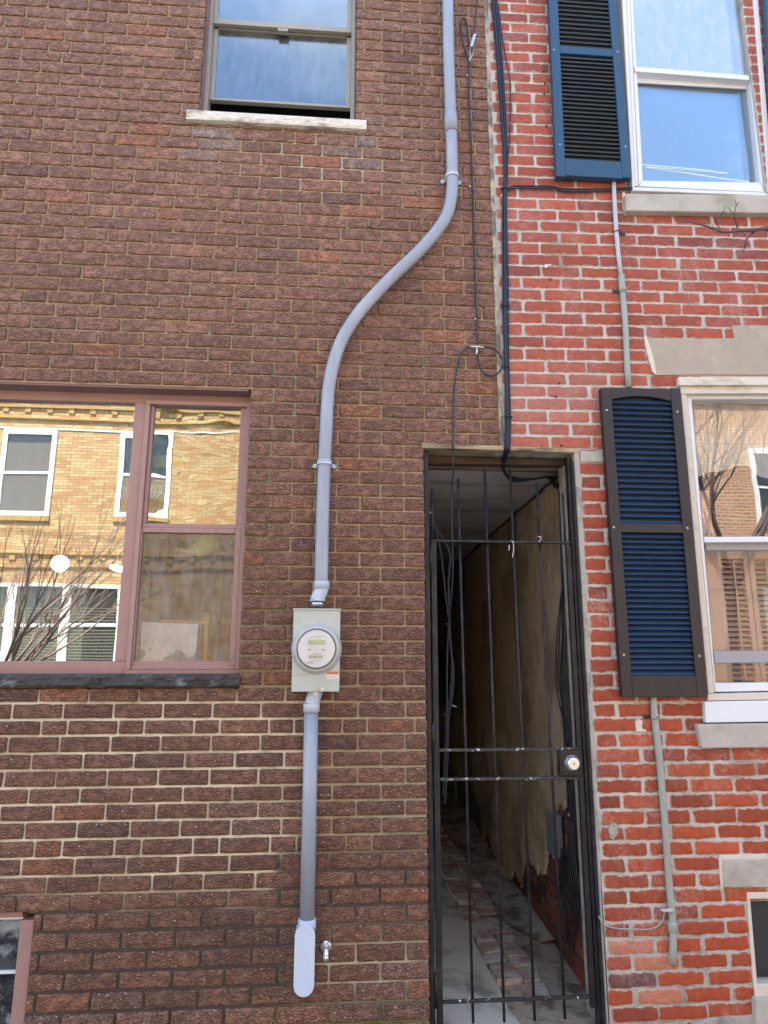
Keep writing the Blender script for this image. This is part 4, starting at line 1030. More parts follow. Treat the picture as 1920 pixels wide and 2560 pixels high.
ink(-.020,.024,-.021,.0016); ink(-.034,.030,-.028,.0014); ink(-.032,.030,-.034,.003); ink(-.032,.030,-.0395,.003); ink(-.026,.028,-.049,.0014)
w.build('print',MINK,dial)
w=MB(); w.box(mc.x-.041,mc.x-.010,fy-.0008,fy-.0001,mc.z-.060,mc.z-.056); w.build('barcode_strip',MINK,dial)
# warning sticker
sx0,sz0=XZ(816,1697,yM-.001); sx1,sz1=XZ(846.5,1678,yM-.001)
w=MB(); w.box(sx0,sx1,yM-.0012,yM-.0002,sz0,sz1); lab=w.build('warning_label',MLABW,bx)
w=MB(); w.box(sx0+.0005,sx1-.0005,yM-.0018,yM-.0013,sz1-.012,sz1-.0005); w.build('orange_band',MORAN,lab)
fc=bpy.data.curves.new('lettering','FONT'); fc.body='WARNING'; fc.size=.0095; fc.extrude=.0002; fo=bpy.data.objects.new('lettering',fc)
def textmesh(body,size,loc,mat,parent,name='lettering'):
    cu=bpy.data.curves.new(name,'FONT'); cu.body=body; cu.size=size; cu.extrude=.00025
    to=bpy.data.objects.new(name,cu); C.objects.link(to); bpy.context.view_layer.update()
    dg=bpy.context.evaluated_depsgraph_get(); me=bpy.data.meshes.new_from_object(to.evaluated_get(dg)); bpy.data.objects.remove(to)
    me.transform(Matrix.Rotation(R_(90),4,'X')); me.materials.clear(); me.materials.append(mat)
    r=parent
    while r.parent: r=r.parent
    me.transform(Matrix.Translation(Vector(loc)-Vector(r.location)))
    o=bpy.data.objects.new(name,me); C.objects.link(o); o.parent=parent; return o
textmesh('WARNING',.0105,(sx0+.003,yM-.0022,sz1-.0105),MINK,lab)
w=MB()
for i in range(5):
    z=sz0+.0025+i*.0038; x=sx0+.002
    while x<sx1-.004:
        l=rnd.uniform(.002,.006); w.box(x,min(x+l,sx1-.002),yM-.0017,yM-.0012,z,z+.0012); x+=l+.0012
w.build('small_print',M('faint_red_print',(.5,.3,.28),.6,var=.1,bump=0),lab)
w=MB(); p=P(817.5,1708,yM); w.lathe(p,(0,-1,0),[(0,.0055),(.0015,.005)],18); w.build('knockout',MBOX,bx)
# embossed mark rows low on the box
w=MB()
for i in range(9): 
    p=P(741+i*2.9,1687,yM); w.box(p.x,p.x+.0035,yM-.0008,yM,p.z-.003,p.z+.003)
w.build('embossed_mark',M('box_emboss',(.40,.41,.36),.45,var=.05,bump=0),bx)
w=MB(); p0=P(782,1727,yM-.004); w.tube(catmull([p0,p0+Vector((.010,-.004,.008)),p0+Vector((.022,-.004,.010)),p0+Vector((.034,-.002,.008))],4),.0016,6)
w.lathe(P(806,1724,yM-.001),(0,-1,0),[(0,.0085),(.006,.0085),(.008,.006)],20); w.lathe(P(789,1734,yM-.003),(0,-1,0),[(0,.0058),(.003,.0058)],16); w.build('seal_tag',M('cream_plastic',(.66,.64,.50),.4,var=.05,bump=0),mt)

lc=thing('lower_conduit','grey plastic pipe below the meter ending in a pale access fitting','conduit',tuple(P(765,2490,0)))
w=MB(); e1=P(789,1728,Yp); e2=P(779,1760,Yp); w.tube(catmull([e1+Vector((0,0,.02)),e1,e2+Vector((.006,0,.022)),e2],5),.0312,28); w.build('offset_elbow',MPVCL,lc)
w=MB(); w.lathe(P(778.5,1780,Yp),(0,0,1),[(0,.031),(.0,.0352),(.034,.0352),(.036,.034),(.036,.031)],30); w.build('coupling',MPVCL,lc)
w=MB(); w.tube([P(778,1776,Yp),P(773.5,2030,Yp),P(767.8,2300,Yp)],.0302,28); w.build('pipe',MPVC,lc)
yB=-.088
w=MB(); n=20; 
def stadium(cx,zt,zb,r,n=14):
    pts=[]
    for k in range(n+1): a=math.pi*k/n; pts.append((cx+math.cos(a)*r,zt-r+math.sin(a)*r))
    for k in range(n+1): a=math.pi+math.pi*k/n; pts.append((cx+math.cos(a)*r,zb+r+math.sin(a)*r))
    return pts
tpl=XZ(763.7,2313,yB)[1]; bpl=XZ(757,2493.5,yB)[1]; cxp=(XZ(763.7,2330,yB)[0]+XZ(758,2480,yB)[0])/2; rp=.0405
w.prism(stadium(cxp,tpl-.003,bpl+.003,rp-.002),yB+.0045,-.006); fit=w.build('access_fitting',MPVCL,lc,bevel=.004)
w=MB(); w.prism(stadium(cxp,tpl,bpl,rp),yB,yB+.004); w.build('cover_plate',M('pale_blue_grey_plastic',(.56,.65,.76),.3,var=.03,bump=.02),fit,bevel=.0015)
pc=P(767.6,2312,Yp); w=MB(); w.lathe(pc+Vector((0,0,-.012)),(0,0,1),[(0,.037),(.012,.0365),(.034,.0355),(.036,.034),(.036,.0305)],30); w.build('socket',MPVCL,fit)
for px,py in ((764,2326),(759.3,2483.5)):
    w=MB(); w.lathe(P(px,py,yB)+Vector((0,.0005,0)),(0,-1,0),[(0,.0038),(.0015,.0034),(.0022,.002)],12); w.build('screw',MBRASS,fit)

# faucet
fcu=thing('wall_faucet','small chromed hose faucet on the brown brick beside the pipe','faucet',tuple(P(815,2368,0)))
b=P(815,2366,0)
w=MB(); w.lathe(b+Vector((0,-.001,0)),(0,-1,0),[(0,.023),(.004,.022),(.006,.014)],28); w.build('flange',M('tarnished_flange',(.6,.58,.5),.35,metal=.8,var=.1),fcu)
w=MB(); w.tube([b+Vector((0,-.005,0)),b+Vector((0,-.036,.002))],.0105,16); w.tube(catmull([b+Vector((0,-.022,.004)),b+Vector((0,-.034,.001)),b+Vector((0,-.043,-.008)),b+Vector((0,-.045,-.016))],5),[.011]*16,14); w.build('body',MCHROME,fcu)
w=MB(); s0=b+Vector((0,-.045,-.032)); w.lathe(s0,(0,0,1),[(0,.0085),(0,.0125),(.012,.0128),(.018,.0095),(.018,.006)],22); w.build('spout',MCHROME,fcu)
w=MB(); w.tube([b+Vector((0,-.026,.006)),b+Vector((0,-.036,.020))],.0088,16); w.lathe(b+Vector((0,-.036,.020)),Vector((0,-.55,.8)),[(0,.0115),(.008,.0125),(.010,.011),(.010,.007),(.004,.007)],20); w.build('valve_stem',MCHROME,fcu)

# ================================================================== CABLES on the facade
def cable(pts,r,name,mat,label,cat='cable',group=None,sub=6,n=8,parent=None):
    w=MB(); w.tube(catmull(pts,sub),r,n); o=w.build(name,mat,parent)
    if label: tag(o,label,cat,group)
    return o
GB='dark cables bundled down the red brick wall'
bund=[(1235,-120),(1236,0),(1249,150),(1259,300),(1264.5,430),(1263,470),(1262.5,560),(1264,700),(1265,800),(1267,920),(1271,1042),(1271,1090),(1269,1125)]
offs=[(-7,-.012),(-2.5,-.02),(2,-.016),(6.5,-.010),(0,-.008)]
blab=['outermost left cable of the black bundle on the red brick','front blue black cable of the bundle beside the seam','black cable second from the right in the bundle','outer right cable of the bundle next to the seam','inner black cable hidden deepest in the wall bundle']
for i,(ox,yy) in enumerate(offs):
    pts=[]
    for (x,y) in bund:
        tight=1.0 if y<380 else (.55 if y<520 else .85)
        if y>=1042: tight=.9
        wob=nz(i*7.3,y*.006)*3.0
        pts.append(P(x+ox*tight+wob*(0 if 440<y<500 else 1),y,yy))
    # into the passage under the lintel
    e=i*.006
    pts+= [Vector((P(1268,1150,.04).x+ox*.0012,.06,2.522-.004*i)),Vector((.86+ox*.001,.20,2.485-.003*i)),Vector((.95,.33+e,2.470-.004*i)),Vector((1.06,.34+e,2.468)),Vector((1.15,.36+e,2.485)),Vector((ax(.4)-.035,.40+e*2,2.47-.004*i))]
    # down the passage wall beside the gate
    dn=[(1398+i*5,1250),(1403+i*5.2,1400),(1405+i*5,1560),(1402+i*6,1700),(1411+i*5,1850),(1417+i*4,1960),(1424+i*4,2080),(1430+i*3.5,2200)]
    for (x,y) in dn: pts.append(RW(x+nz(i*3,y*.01)*4,y,.035))
    cable(pts,.0047 if i!=3 else .0038,'cable',MCABLEB if i%2 else MCABLE,blab[i],group=GB,sub=5)
cable([P(x,y,-.008) for x,y in [(1240,-100),(1243,0),(1247,25),(1255,89),(1266,150),(1275,202),(1276.5,253),(1276,300),(1273.5,354),(1268,410),(1265,443),(1267,475)]],.0034,'cable',MCABLEB,'thin dark cable bowing out to the right of the bundle',group=GB)
for j,(dy_,lb) in enumerate(((0,'upper black cable running right under the navy shutter'),(5,'lower black cable running right under the navy shutter'))):
    cable([P(x,y+dy_,-.012) for x,y in [(1262,500),(1263,482),(1268,472),(1276,467),(1290,465),(1330,465.5),(1376,466),(1404,471.5),(1440,473),(1480,473),(1540,471),(1580,468.5),(1592,467)]],.0045,'cable',MCABLE,lb,group='paired cables under the navy shutter')
def tieband(pc,r,label,name='cable_tie'):
    w=MB(); n=14; w.tube([pc+Vector((math.cos(2*math.pi*k/n)*r,math.sin(2*math.pi*k/n)*r*.7,0)) for k in range(n+1)],.0028,6); w.obox(pc+Vector((-r-.002,-.004,.0)),(.004,0,0),(0,.004,0),(0,0,.004)); return tag(w.build(name,MCABLE),label,'cable tie','black ties round the cable bundle')
tieband(P(1263,472,-.014),.018,'black tie where the side cables leave the bundle')
tieband(P(1263,765,-.014),.019,'black tie round the bundle above the passage, level with the splitter')
tieband(P(1271,1042,-.014),.019,'black tie round the bundle just above the passage opening')
tieband(P(1264,918,-.014),.019,'black tie round the bundle by the coiled loop')
# coax drop
Yc=-.012
cable([P(x,y,-.05+.03*(y/90 if y>0 else 0)) for x,y in [(1197,-120),(1193,0),(1188,45),(1183,88)]],.0045,'drop_wire',M('maroon_black_wire',(.03,.012,.015),.4),'short thick drop wire from above into the steel wedge clamp','cable')
dc=thing('wedge_clamp','steel wedge clamp holding the drop wire left of the seam','cable clamp',tuple(P(1181,120,Yc)))
w=MB(); a=P(1187,86,-.025); b=P(1178,118,-.022); d_=(b-a); w.obox((a+b)/2,d_/2,(.009,0,.003),(0,.006,0)); w.build('wedge_shell',MSTEEL,dc,bevel=.002)
w=MB(); w.tube([P(1177,119,-.02),P(1175,135,-.016),P(1180,141,-.014)],.0013,6); w.tube([P(1185,117,-.02),P(1183,133,-.016),P(1180,141,-.014)],.0013,6); w.tube(catmull([P(1180,139,-.014),P(1175,147,-.02),P(1171,157,-.008)],4),.0022,8); w.build('bail',MCHROME,dc)
cpts=[(1176,114),(1171,106),(1170,92),(1169,76),(1166,56),(1160,46),(1154,50),(1151.5,64),(1153,82),(1156.5,104),(1163,126),(1170,148),(1173,165),(1171.5,215),(1173,262),(1175,304),(1177.7,354),(1180,430),(1182.8,506),(1184,575),(1186.5,640),(1189.7,727),(1192,792),(1194,857),(1194,885),(1197,911),(1206,928),(1217,937),(1230,939.5),(1244,934),(1253,922),(1257,908),(1251.6,889.6),(1241,877.5),(1228,871),(1212,867.5)]
cable([P(x,y,Yc-(.01 if 860<y<945 and x>1195 else 0)) for x,y in cpts],.0046,'coaxial_cable',MCABLEB,'coaxial cable dropping from the clamp and looping round the splitter','cable',sub=5)
sp=thing('cable_splitter','small nickel cable splitter hanging beside the loop','splitter',tuple(P(1192,868,Yc)))
w=MB(); w.tube([P(1175,866.5,-.026),P(1181,866.8,-.026),P(1187,867,-.026),P(1198,867.5,-.026),P(1204,868,-.026),P(1210,868.4,-.026)],[.0035,.0048,.0065,.0065,.0048,.0035],12); w.build('body',MSTEEL,sp)
w=MB(); w.tube([P(1192,870,-.026),P(1192,878,-.026),P(1191,886,-.026)],[.005,.0038,.0045],10); w.build('port',MBRASS,sp)
lp=[P(x,y,Yc-.012) for x,y in [(1176,867),(1167,869.5),(1160,876),(1149.6,894),(1141,928),(1136,965),(1133.3,1009),(1132.5,1060),(1132,1110)]]+[P(1132.5,1128,.0),P(1133.5,1165,.02),P(1129,1232,.09),P(1130,1308,.10),P(1132,1400,.10),P(1132,1440,.12),P(1127,1507,.16),P(1122,1557,.2),P(1118,1640,.22),P(1117,1747,.22),P(1116,1860,.22)]
cable(lp,.0044,'coaxial_cable',MCABLEB,'coaxial cable falling from the splitter through the passage gate','cable',sub=5)
# nails and clips
def nail(px,py,label,mat=MNYL,r=.0045,Y=-.008):
    w=MB(); w.lathe(P(px,py,Y),(0,1,0),[(-.003,r*.5),(-.002,r),(.002,r),(.010,r*.5)],10); tag(w.build('cable_clip' if mat is MNYL else 'nail',mat),label,'clip' if mat is MNYL else 'nail','clips and nails in the walls')
nail(1168.5,188,'white clip on the coaxial cable just below the wedge clamp'); nail(1175.5,466,'white clip on the coaxial cable level with the navy shutter foot'); nail(1188,797,'white clip on the coaxial cable above the splitter')
nail(1253.5,489,'white clip beside the bundle where the side cables branch'); nail(1264,1054,'white clip on the bundle above the passage')
nail(1076,1282,'white clip at the cables by the top left of the gate',Y=.08)
for px,py,lb in [(1398.5,958,'dark nail stub highest of the trio left of the charcoal shutter'),(1390,991,'dark nail stub in the mortar, middle one left of the charcoal shutter'),(1404,1113,'dark nail stub just above the passage opening'),(1209,768,'dark nail by the coaxial cable in the brown brick'),(1366,315,'bent dark nail left of the navy shutter foot'),(1363,208,'dark nail left of the navy shutter, upper'),(1361,234,'dark nail left of the navy shutter, lower of the pair'),(1376,699,'dark hole nail below the broken anchor in red brick'),(923,567,'dark hole nail between brown bricks left of the pipe bend')]:
    nail(px,py,lb,MNAIL,.006,-.004)
w=MB(); w.tube([P(1353,172,-.012),P(1362,156,-.018),P(1366,160,-.018),P(1358,180,-.008)],.0016,6); w.lathe(P(1358,178,-.006),(0,1,0),[(-.002,.004),(.006,.004)],10); tag(w.build('shutter_hook',MNAIL),'small bent wire hook left of the navy shutter','hook')
# passage left cables
GL='dark cables hanging inside the passage on the left'
for pts,r,lb in [([(1078,1262),(1082,1290),(1088,1315),(1106,1346),(1118.5,1366),(1126,1393),(1123,1430),(1121,1456),(1122,1500),(1123.5,1545),(1124,1580),(1127,1620),(1133.7,1684),(1129,1747),(1121,1790),(1118,1900),(1112,2010)],.006,'thick cable curving down just inside the gate hinge side'),
                 ([(1080,1285),(1090,1330),(1102,1380),(1109,1440),(1113,1481),(1119,1530),(1123,1552),(1126,1600),(1130,1660),(1126,1730),(1116,1790),(1112,1900),(1108,1990)],.005,'second cable inside the passage, left of the thick one'),
                 ([(1123,1556),(1119,1600),(1117,1633),(1117,1700),(1117,1760),(1114,1900)],.003,'thin strand hanging beside the passage cables')]:
    cable([P(x,y,.28) for x,y in pts],r,'cable',MCABLEB,lb,group=GL)
tieband(P(1123.5,1560,.27),.012,'black tie round the cables just inside the passage'); tieband(P(1119.5,1786,.27),.014,'lower black tie round the passage cables on the left')
# right wall slack loops and junction box
jb=thing('junction_box','slate grey junction box on the passage wall behind the gate','junction box',tuple(RW(1408,2130,.02)))
a=RW(1400,2030,.0); b=RW(1414,2128,.0)
zb_,za_=RW(1405,2130,0).z,RW(1405,2030,0).z
w=MB(); y0=RW(1418,2080,0).y; y1=RW(1399,2080,0).y
w.box(ax(.5)-.065,ax(.5)-.02,y0,y1,zb_,za_); w.build('box',MGREYBOX,jb,bevel=.004)
w=MB()
for i in range(4): w.tube([(ax(.5)-.05,y0+.02+i*.02,zb_+.003),(ax(.5)-.05,y0+.02+i*.02,zb_-.028)],.0055,8)
w.build('cable_glands',MSTEEL,jb)
GR='slack cables looped on the passage wall behind the gate'
for i in range(5):
    x=1404+i*4.6; ll=2335+(-60,20,-25,50,0)[i]
    pts=[RW(x,2120+i*4,.05),RW(x-3+i,2180,.045),RW(x-12+i*2.5,2240,.05),RW(x-10+i*4,ll-25,.045),RW(x+2+i*3,ll,.04),RW(x+15+i*2.2,ll-38,.045),RW(x+20+i*1.5,2230,.05),RW(x+18,2160,.05),RW(x+14-i,2050,.045)]
    cable(pts,.0042,'cable',MCABLE,['slack black cable, smallest and leftmost loop under the junction box','slack black cable, second loop from the left under the junction box','slack black cable at the centre of the tangle under the junction box','slack black cable hanging lowest in the tangle under the junction box','slack black cable closest to the gate stile in the tangle'][i],group=GR,n=6)
w=MB()
for p_ in [(1424,2037),(1427,2058),(1427,2071),(1429,2086)]: w.lathe(RW(*p_,.03),(-1,0,0),[(0,.009),(.008,.009),(.010,.005)],12)
tag(w.build('ground_lugs',MSTEEL),'row of grey steel lugs beside the junction box','connector')
for i,(xx) in enumerate((1398,1392)):
    cable([RW(1411+i*4,1400,.05),RW(1404-i*3,1500,.055),RW(xx,1600,.06),RW(xx-2,1680,.06),RW(xx+3,1740,.055),RW(xx+16,1800,.05),RW(1416+i*2,1850,.045),RW(1420,1960,.045)],.004,'cable',MCABLE,['slack dark cable bowing left off the passage wall','outer slack dark cable bowing furthest left in the passage'][i],group=GR)

# ================================================================== grey conduit on the red house
gc=thing('steel_conduit','old green grey steel conduit running down behind the charcoal shutter','conduit',tuple(P(1680,2400,0)))
Yk=-.016
w=MB(); w.tube([P(x,y,Yk) for x,y in [(1534,446),(1535,480),(1540,570),(1545.5,635),(1553,692)]],.0115,16); w.build('thin_pipe',MGCONDL,gc)
w=MB(); w.tube([P(1553,688,Yk),P(1555,716,Yk),P(1556,720,Yk),P(1556.4,730,Yk)],[.0165,.0165,.019,.019],18); w.build('coupling',MGCOND,gc)
w=MB(); w.tube([P(x,y,Yk) for x,y in [(1556,728),(1563,809),(1568,920),(1572,970)]],.0148,18); w.build('pipe',MGCOND,gc)
w=MB(); w.tube(catmull([P(x,y,Yk) for x,y in [(1633,1740),(1637,1794),(1645.6,1870),(1654,1960),(1664,2080),(1671.5,2193),(1679,2276),(1681,2314),(1683,2345),(1682,2378)]],3)+[P(1681,2400,-.004),P(1680,2410,.01)],.0152,18); w.build('pipe',MGCOND,gc)
w=MB(); w.tube([P(1680,2302,Yk),P(1680.5,2309,Yk),P(1681,2312,Yk),P(1682,2326,Yk),P(1682.4,2329,Yk)],[.017,.021,.0205,.0205,.017],14); w.build('union',MGCOND,gc)
w=MB(); w.tube([P(1637,1786,Yk),P(1637.5,1799,Yk)],.0172,16); w.build('coupling',MGCOND,gc)
def strap(px,py,side,label_mat=MNAIL):
    p=P(px,py,-.010); w=MB(); n=12
    w.tube([p+Vector((math.cos(math.pi*k/n)*.0165,-math.sin(math.pi*k/n)*.017-.004,0)) for k in range(n+1)],.003,6)
    w.box(min(p.x+side*.016,p.x+side*.050),max(p.x+side*.016,p.x+side*.050),-.008,-.003,p.z-.009,p.z+.009)
    w.lathe((p.x+side*.036,-.008,p.z),(0,-1,0),[(0,.005),(.004,.004)],10)
    w.build('strap',label_mat,gc,bevel=.001)
strap(1541,582,1); strap(1556,728,-1); strap(1637,1792,-1,MTIMB)
gw=[P(x,y,-.010) for x,y in [(1497,2290),(1499.5,2296),(1504,2305),(1512,2313),(1535,2320),(1560,2322.5),(1584.6,2323),(1605,2324),(1622,2323),(1636,2319),(1645,2314.5),(1654,2305),(1658,2299),(1660,2288),(1661,2276.7)]]
cable(gw,.0032,'ground_wire',MGCOND,'thin green grey ground wire looping from the gate side to the conduit clamp','wire')
w=MB(); a=P(1655,2276,-.035); b=P(1684,2276,-.035); w.box(a.x,b.x,-.040,-.012,a.z-.006,a.z+.006); w.tube([P(1651,2275,-.03),P(1662,2276,-.03)],.003,8); tag(w.build('ground_clamp',MCHROME,None,bevel=.002),'small bright clamp holding the ground wire to the steel conduit','clamp')
# small meter of crumpled film on the upper sill
w=MB(); n=14; pr=[(0,.015),(.02,.017),(.045,.013),(.058,.010),(.064,.002)]; c=P(546,281,.06); c.z=4.303
w.lathe(c,(0,0,1),pr,10)
for i,v in enumerate(w.v): w.v[i]=(v[0]+.004*nz(v[0]*90,v[2]*90,1),v[1]+.004*nz(v[0]*80,v[2]*99,4),v[2])
tag(w.build('plastic_wrapper',MBLUEG),'crumpled pale plastic wrapper standing at the left of the upper sill','wrapper')
# broken anchor in the red brick
w=MB(); p=P(1365,666,-.004); w.lathe(p,(0,-1,0),[(0,.011),(.004,.009),(.006,.004)],9); w.obox(p+Vector((.012,-.003,.004)),(.010,0,.004),(0,.003,0),(-.001,0,.003)); tag(w.build('wall_anchor',MLABW),'broken white anchor stub in the red brick','anchor')

# ================================================================== behind the left window
YR=.42
w=MB()
lamp1=thing('ceiling_lamp','round lit globe lamp seen through the picture window','lamp',tuple(P(150,1409,1.6)),'lit globe lamps inside the left window')
p=P(150,1409,1.6); w.lathe(p+Vector((0,0,-.055)),(0,0,1),[(.0,.01),(.008,.03),(.03,.05),(.055,.056),(.08,.05),(.102,.03),(.11,.01)],24); w.build('globe',MGLOBE,lamp1)
w=MB(); w.tube([p+Vector((0,0,.05)),Vector((p.x,p.y,3.3))],.004,8); w.build('rod',MDARK,lamp1)
lamp2=thing('ceiling_lamp','flatter lit lamp near the mullion of the picture window','lamp',tuple(P(292,1421,1.9)),'lit globe lamps inside the left window')
p=P(292,1421,1.9); w=MB(); w.lathe(p+Vector((0,0,-.02)),(.25,0,1),[(0,.02),(.008,.05),(.02,.058),(.034,.05),(.04,.02)],24); w.build('shade',MGLOBE,lamp2)
w=MB(); w.tube([p+Vector((0,0,.02)),Vector((p.x,p.y,3.3))],.004,8); w.build('rod',MDARK,lamp2)
w=MB(); w.quad([(355,1555),(495.5,1560),(487,1665),(348,1665)],.16,.17)
bd=w.build('spattered_board',MBOARD,None); tag(bd,'plaster smeared grey white board leaning inside the lower sash','board')
w=MB(); w.lathe(P(446,1640,.157),(0,-1,0),[(0,.027),(.003,.027)],24); w.build('knob_disc',MGREYBOX,bd)
es=thing('orange_wooden_stand','orange wooden stand behind the spattered board','stand',tuple(P(512,1665,.19)))
w=MB(); w.quad([(511,1533),(521.7,1533),(518,1670),(506,1670)],.185,.205); w.build('post',MORWOOD,es,bevel=.003)
w=MB(); w.quad([(400,1550),(511,1553),(511,1561),(400,1558)],.186,.20); w.build('crossbar',MORWOOD,es,bevel=.003)
sl=thing('work_sleeve','hi vis yellow sleeve with a grey glove inside the lower sash','clothing',tuple(P(500,1380,.22)))
def blob(mb,pts,r,n=10): mb.tube(catmull(pts,4),[x for x in r],n)
w=MB(); sp_=[P(x,y,.22) for x,y in [(486,1384),(500,1372),(516,1362),(533,1354),(541,1350)]]; cp=catmull(sp_,4); w.tube(cp,[.022+.028*math.sin(.35+2.2*i/len(cp)) for i in range(len(cp))],12); w.build('sleeve',MHIVIS,sl)
w=MB(); cp=catmull([P(x,y,.22) for x,y in [(488,1384),(475,1385),(462,1388),(452,1392)]],3); w.tube(cp,[.020+.012*math.sin(.4+2.3*i/len(cp)) for i in range(len(cp))],12)
for i,(fx,fy,l) in enumerate([(444,1384,8),(439,1392,10),(440,1400,10),(446,1407,9)]):
    w.tube(catmull([P(456,1388+i*3,.215),P((456+fx)/2,1388+(fy-1388)*.6,.205),P(fx,fy,.215)],3),.0075,8)
w.tube(catmull([P(468,1380,.21),P(460,1374,.20),P(450,1376,.205)],3),.008,8)
w.build('glove',MGLOVE,sl)
jk=thing('work_jacket','navy work garment with wide yellow band hanging behind the upper sash','clothing',tuple(P(420,1300,.22)))
w=MB(); Yj=.22
def shell(mb,prof,y,th=.05,n=14):
    rows=[]
    for (xl,xr,py) in prof:
        row=[]
        for i in range(n+1):
            u=i/n; x=xl+(xr-xl)*u; p=P(x,py,y); row.append(mb.vv((p.x,y-th*math.sin(math.pi*u)**.6+.004*nz(x*.3,py*.3),p.z)))
        rows.append(row)
    for a,b in zip(rows,rows[1:]):
        for i in range(n): mb.ff([a[i],a[i+1],b[i+1],b[i]],0,True)
    return rows
shell(w,[(392,408,1118),(375,438,1124),(366,450,1136),(362,455,1146)],Yj); w.build('cap_crown',MJACK,jk)
w=MB(); shell(w,[(362,455,1146),(361,458,1156),(361,460,1166),(361,461,1176)],Yj,.056); w.build('yellow_band',MOLIVE,jk)
w=MB(); shell(w,[(361,461,1176),(361,464,1200),(360,466,1230),(358,466,1270),(352,468,1330)],Yj,.05); w.build('body',MJACK,jk)
for cx_,cy_ in ((388,1226),(441,1218)):
    w=MB(); c_=P(cx_,cy_,Yj-.065); n=18
    for rr_ in (.020,.029): w.tube([c_+Vector((math.cos(2*math.pi*k/n)*rr_,0,math.sin(2*math.pi*k/n)*rr_*1.25)) for k in range(n+1)],.003,6)
    w.build('grey_strap_loop',MNYL,jk)
w=MB(); c_=P(455,1284,Yj-.07); n=26
w.tube([c_+Vector((math.cos(2*math.pi*k/n)*.026,0,math.sin(2*math.pi*k/n)*.028)) for k in range(n+1)],.0028,6)
w.tube([c_+Vector((math.cos(2*math.pi*k/n)*.017,0,math.sin(2*math.pi*k/n)*.018)) for k in range(n+1)],.0015,6)
w.tube([c_+Vector((-.008,0,.006)),c_+Vector((.002,0,.001)),c_+Vector((.009,0,.008))],.002,6); w.tube([c_+Vector((-.006,0,-.009)),c_+Vector((.002,0,.001)),c_+Vector((.007,0,-.007))],.002,6)
w.build('badge',MBADGE,jk)

# ================================================================== ACROSS THE STREET (seen in the glass)
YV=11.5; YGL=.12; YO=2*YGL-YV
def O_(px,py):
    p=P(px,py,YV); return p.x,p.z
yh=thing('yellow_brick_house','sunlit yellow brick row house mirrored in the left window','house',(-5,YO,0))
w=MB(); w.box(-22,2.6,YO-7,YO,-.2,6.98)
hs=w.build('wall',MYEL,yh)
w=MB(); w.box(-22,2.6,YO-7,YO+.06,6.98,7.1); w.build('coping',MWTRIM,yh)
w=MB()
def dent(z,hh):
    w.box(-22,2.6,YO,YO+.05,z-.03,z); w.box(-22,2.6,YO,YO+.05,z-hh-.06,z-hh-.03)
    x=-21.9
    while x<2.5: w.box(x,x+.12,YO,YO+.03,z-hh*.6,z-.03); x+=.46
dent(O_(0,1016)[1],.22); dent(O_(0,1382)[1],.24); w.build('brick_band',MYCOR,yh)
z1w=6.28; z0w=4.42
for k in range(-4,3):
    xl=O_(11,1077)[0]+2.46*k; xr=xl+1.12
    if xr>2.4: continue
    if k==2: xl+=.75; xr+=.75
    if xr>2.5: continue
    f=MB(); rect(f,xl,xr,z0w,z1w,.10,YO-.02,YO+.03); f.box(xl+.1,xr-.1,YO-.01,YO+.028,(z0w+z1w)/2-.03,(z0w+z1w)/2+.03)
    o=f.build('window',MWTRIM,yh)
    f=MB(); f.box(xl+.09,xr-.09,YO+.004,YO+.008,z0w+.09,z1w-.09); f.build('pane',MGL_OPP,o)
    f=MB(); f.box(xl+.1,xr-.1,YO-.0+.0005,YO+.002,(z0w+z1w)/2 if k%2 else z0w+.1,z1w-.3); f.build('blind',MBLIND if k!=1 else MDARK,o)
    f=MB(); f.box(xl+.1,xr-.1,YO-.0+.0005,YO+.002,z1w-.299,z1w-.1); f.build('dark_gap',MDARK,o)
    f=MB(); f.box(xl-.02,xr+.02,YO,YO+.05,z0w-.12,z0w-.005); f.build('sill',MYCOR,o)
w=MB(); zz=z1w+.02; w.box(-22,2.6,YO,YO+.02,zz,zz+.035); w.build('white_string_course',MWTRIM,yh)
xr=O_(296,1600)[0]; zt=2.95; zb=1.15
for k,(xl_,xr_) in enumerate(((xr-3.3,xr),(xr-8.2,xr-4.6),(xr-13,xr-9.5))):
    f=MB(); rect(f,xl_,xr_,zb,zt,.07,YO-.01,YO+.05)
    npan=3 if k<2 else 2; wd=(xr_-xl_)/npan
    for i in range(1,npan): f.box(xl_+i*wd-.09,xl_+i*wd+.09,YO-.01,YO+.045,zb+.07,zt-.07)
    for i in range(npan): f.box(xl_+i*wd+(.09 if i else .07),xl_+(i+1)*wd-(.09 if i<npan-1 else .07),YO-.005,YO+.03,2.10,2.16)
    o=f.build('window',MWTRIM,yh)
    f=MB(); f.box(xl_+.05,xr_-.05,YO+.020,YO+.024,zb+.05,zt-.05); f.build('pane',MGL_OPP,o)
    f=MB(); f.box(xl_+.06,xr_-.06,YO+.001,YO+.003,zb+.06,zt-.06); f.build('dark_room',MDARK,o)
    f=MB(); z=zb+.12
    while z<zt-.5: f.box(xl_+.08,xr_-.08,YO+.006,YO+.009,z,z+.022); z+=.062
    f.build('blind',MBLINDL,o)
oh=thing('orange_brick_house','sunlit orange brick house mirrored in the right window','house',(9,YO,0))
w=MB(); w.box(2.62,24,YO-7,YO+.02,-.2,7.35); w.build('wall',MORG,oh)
w=MB(); w.box(2.62,24,YO-7,YO+.12,7.35,7.55); w.build('cornice',MWTRIM,oh)
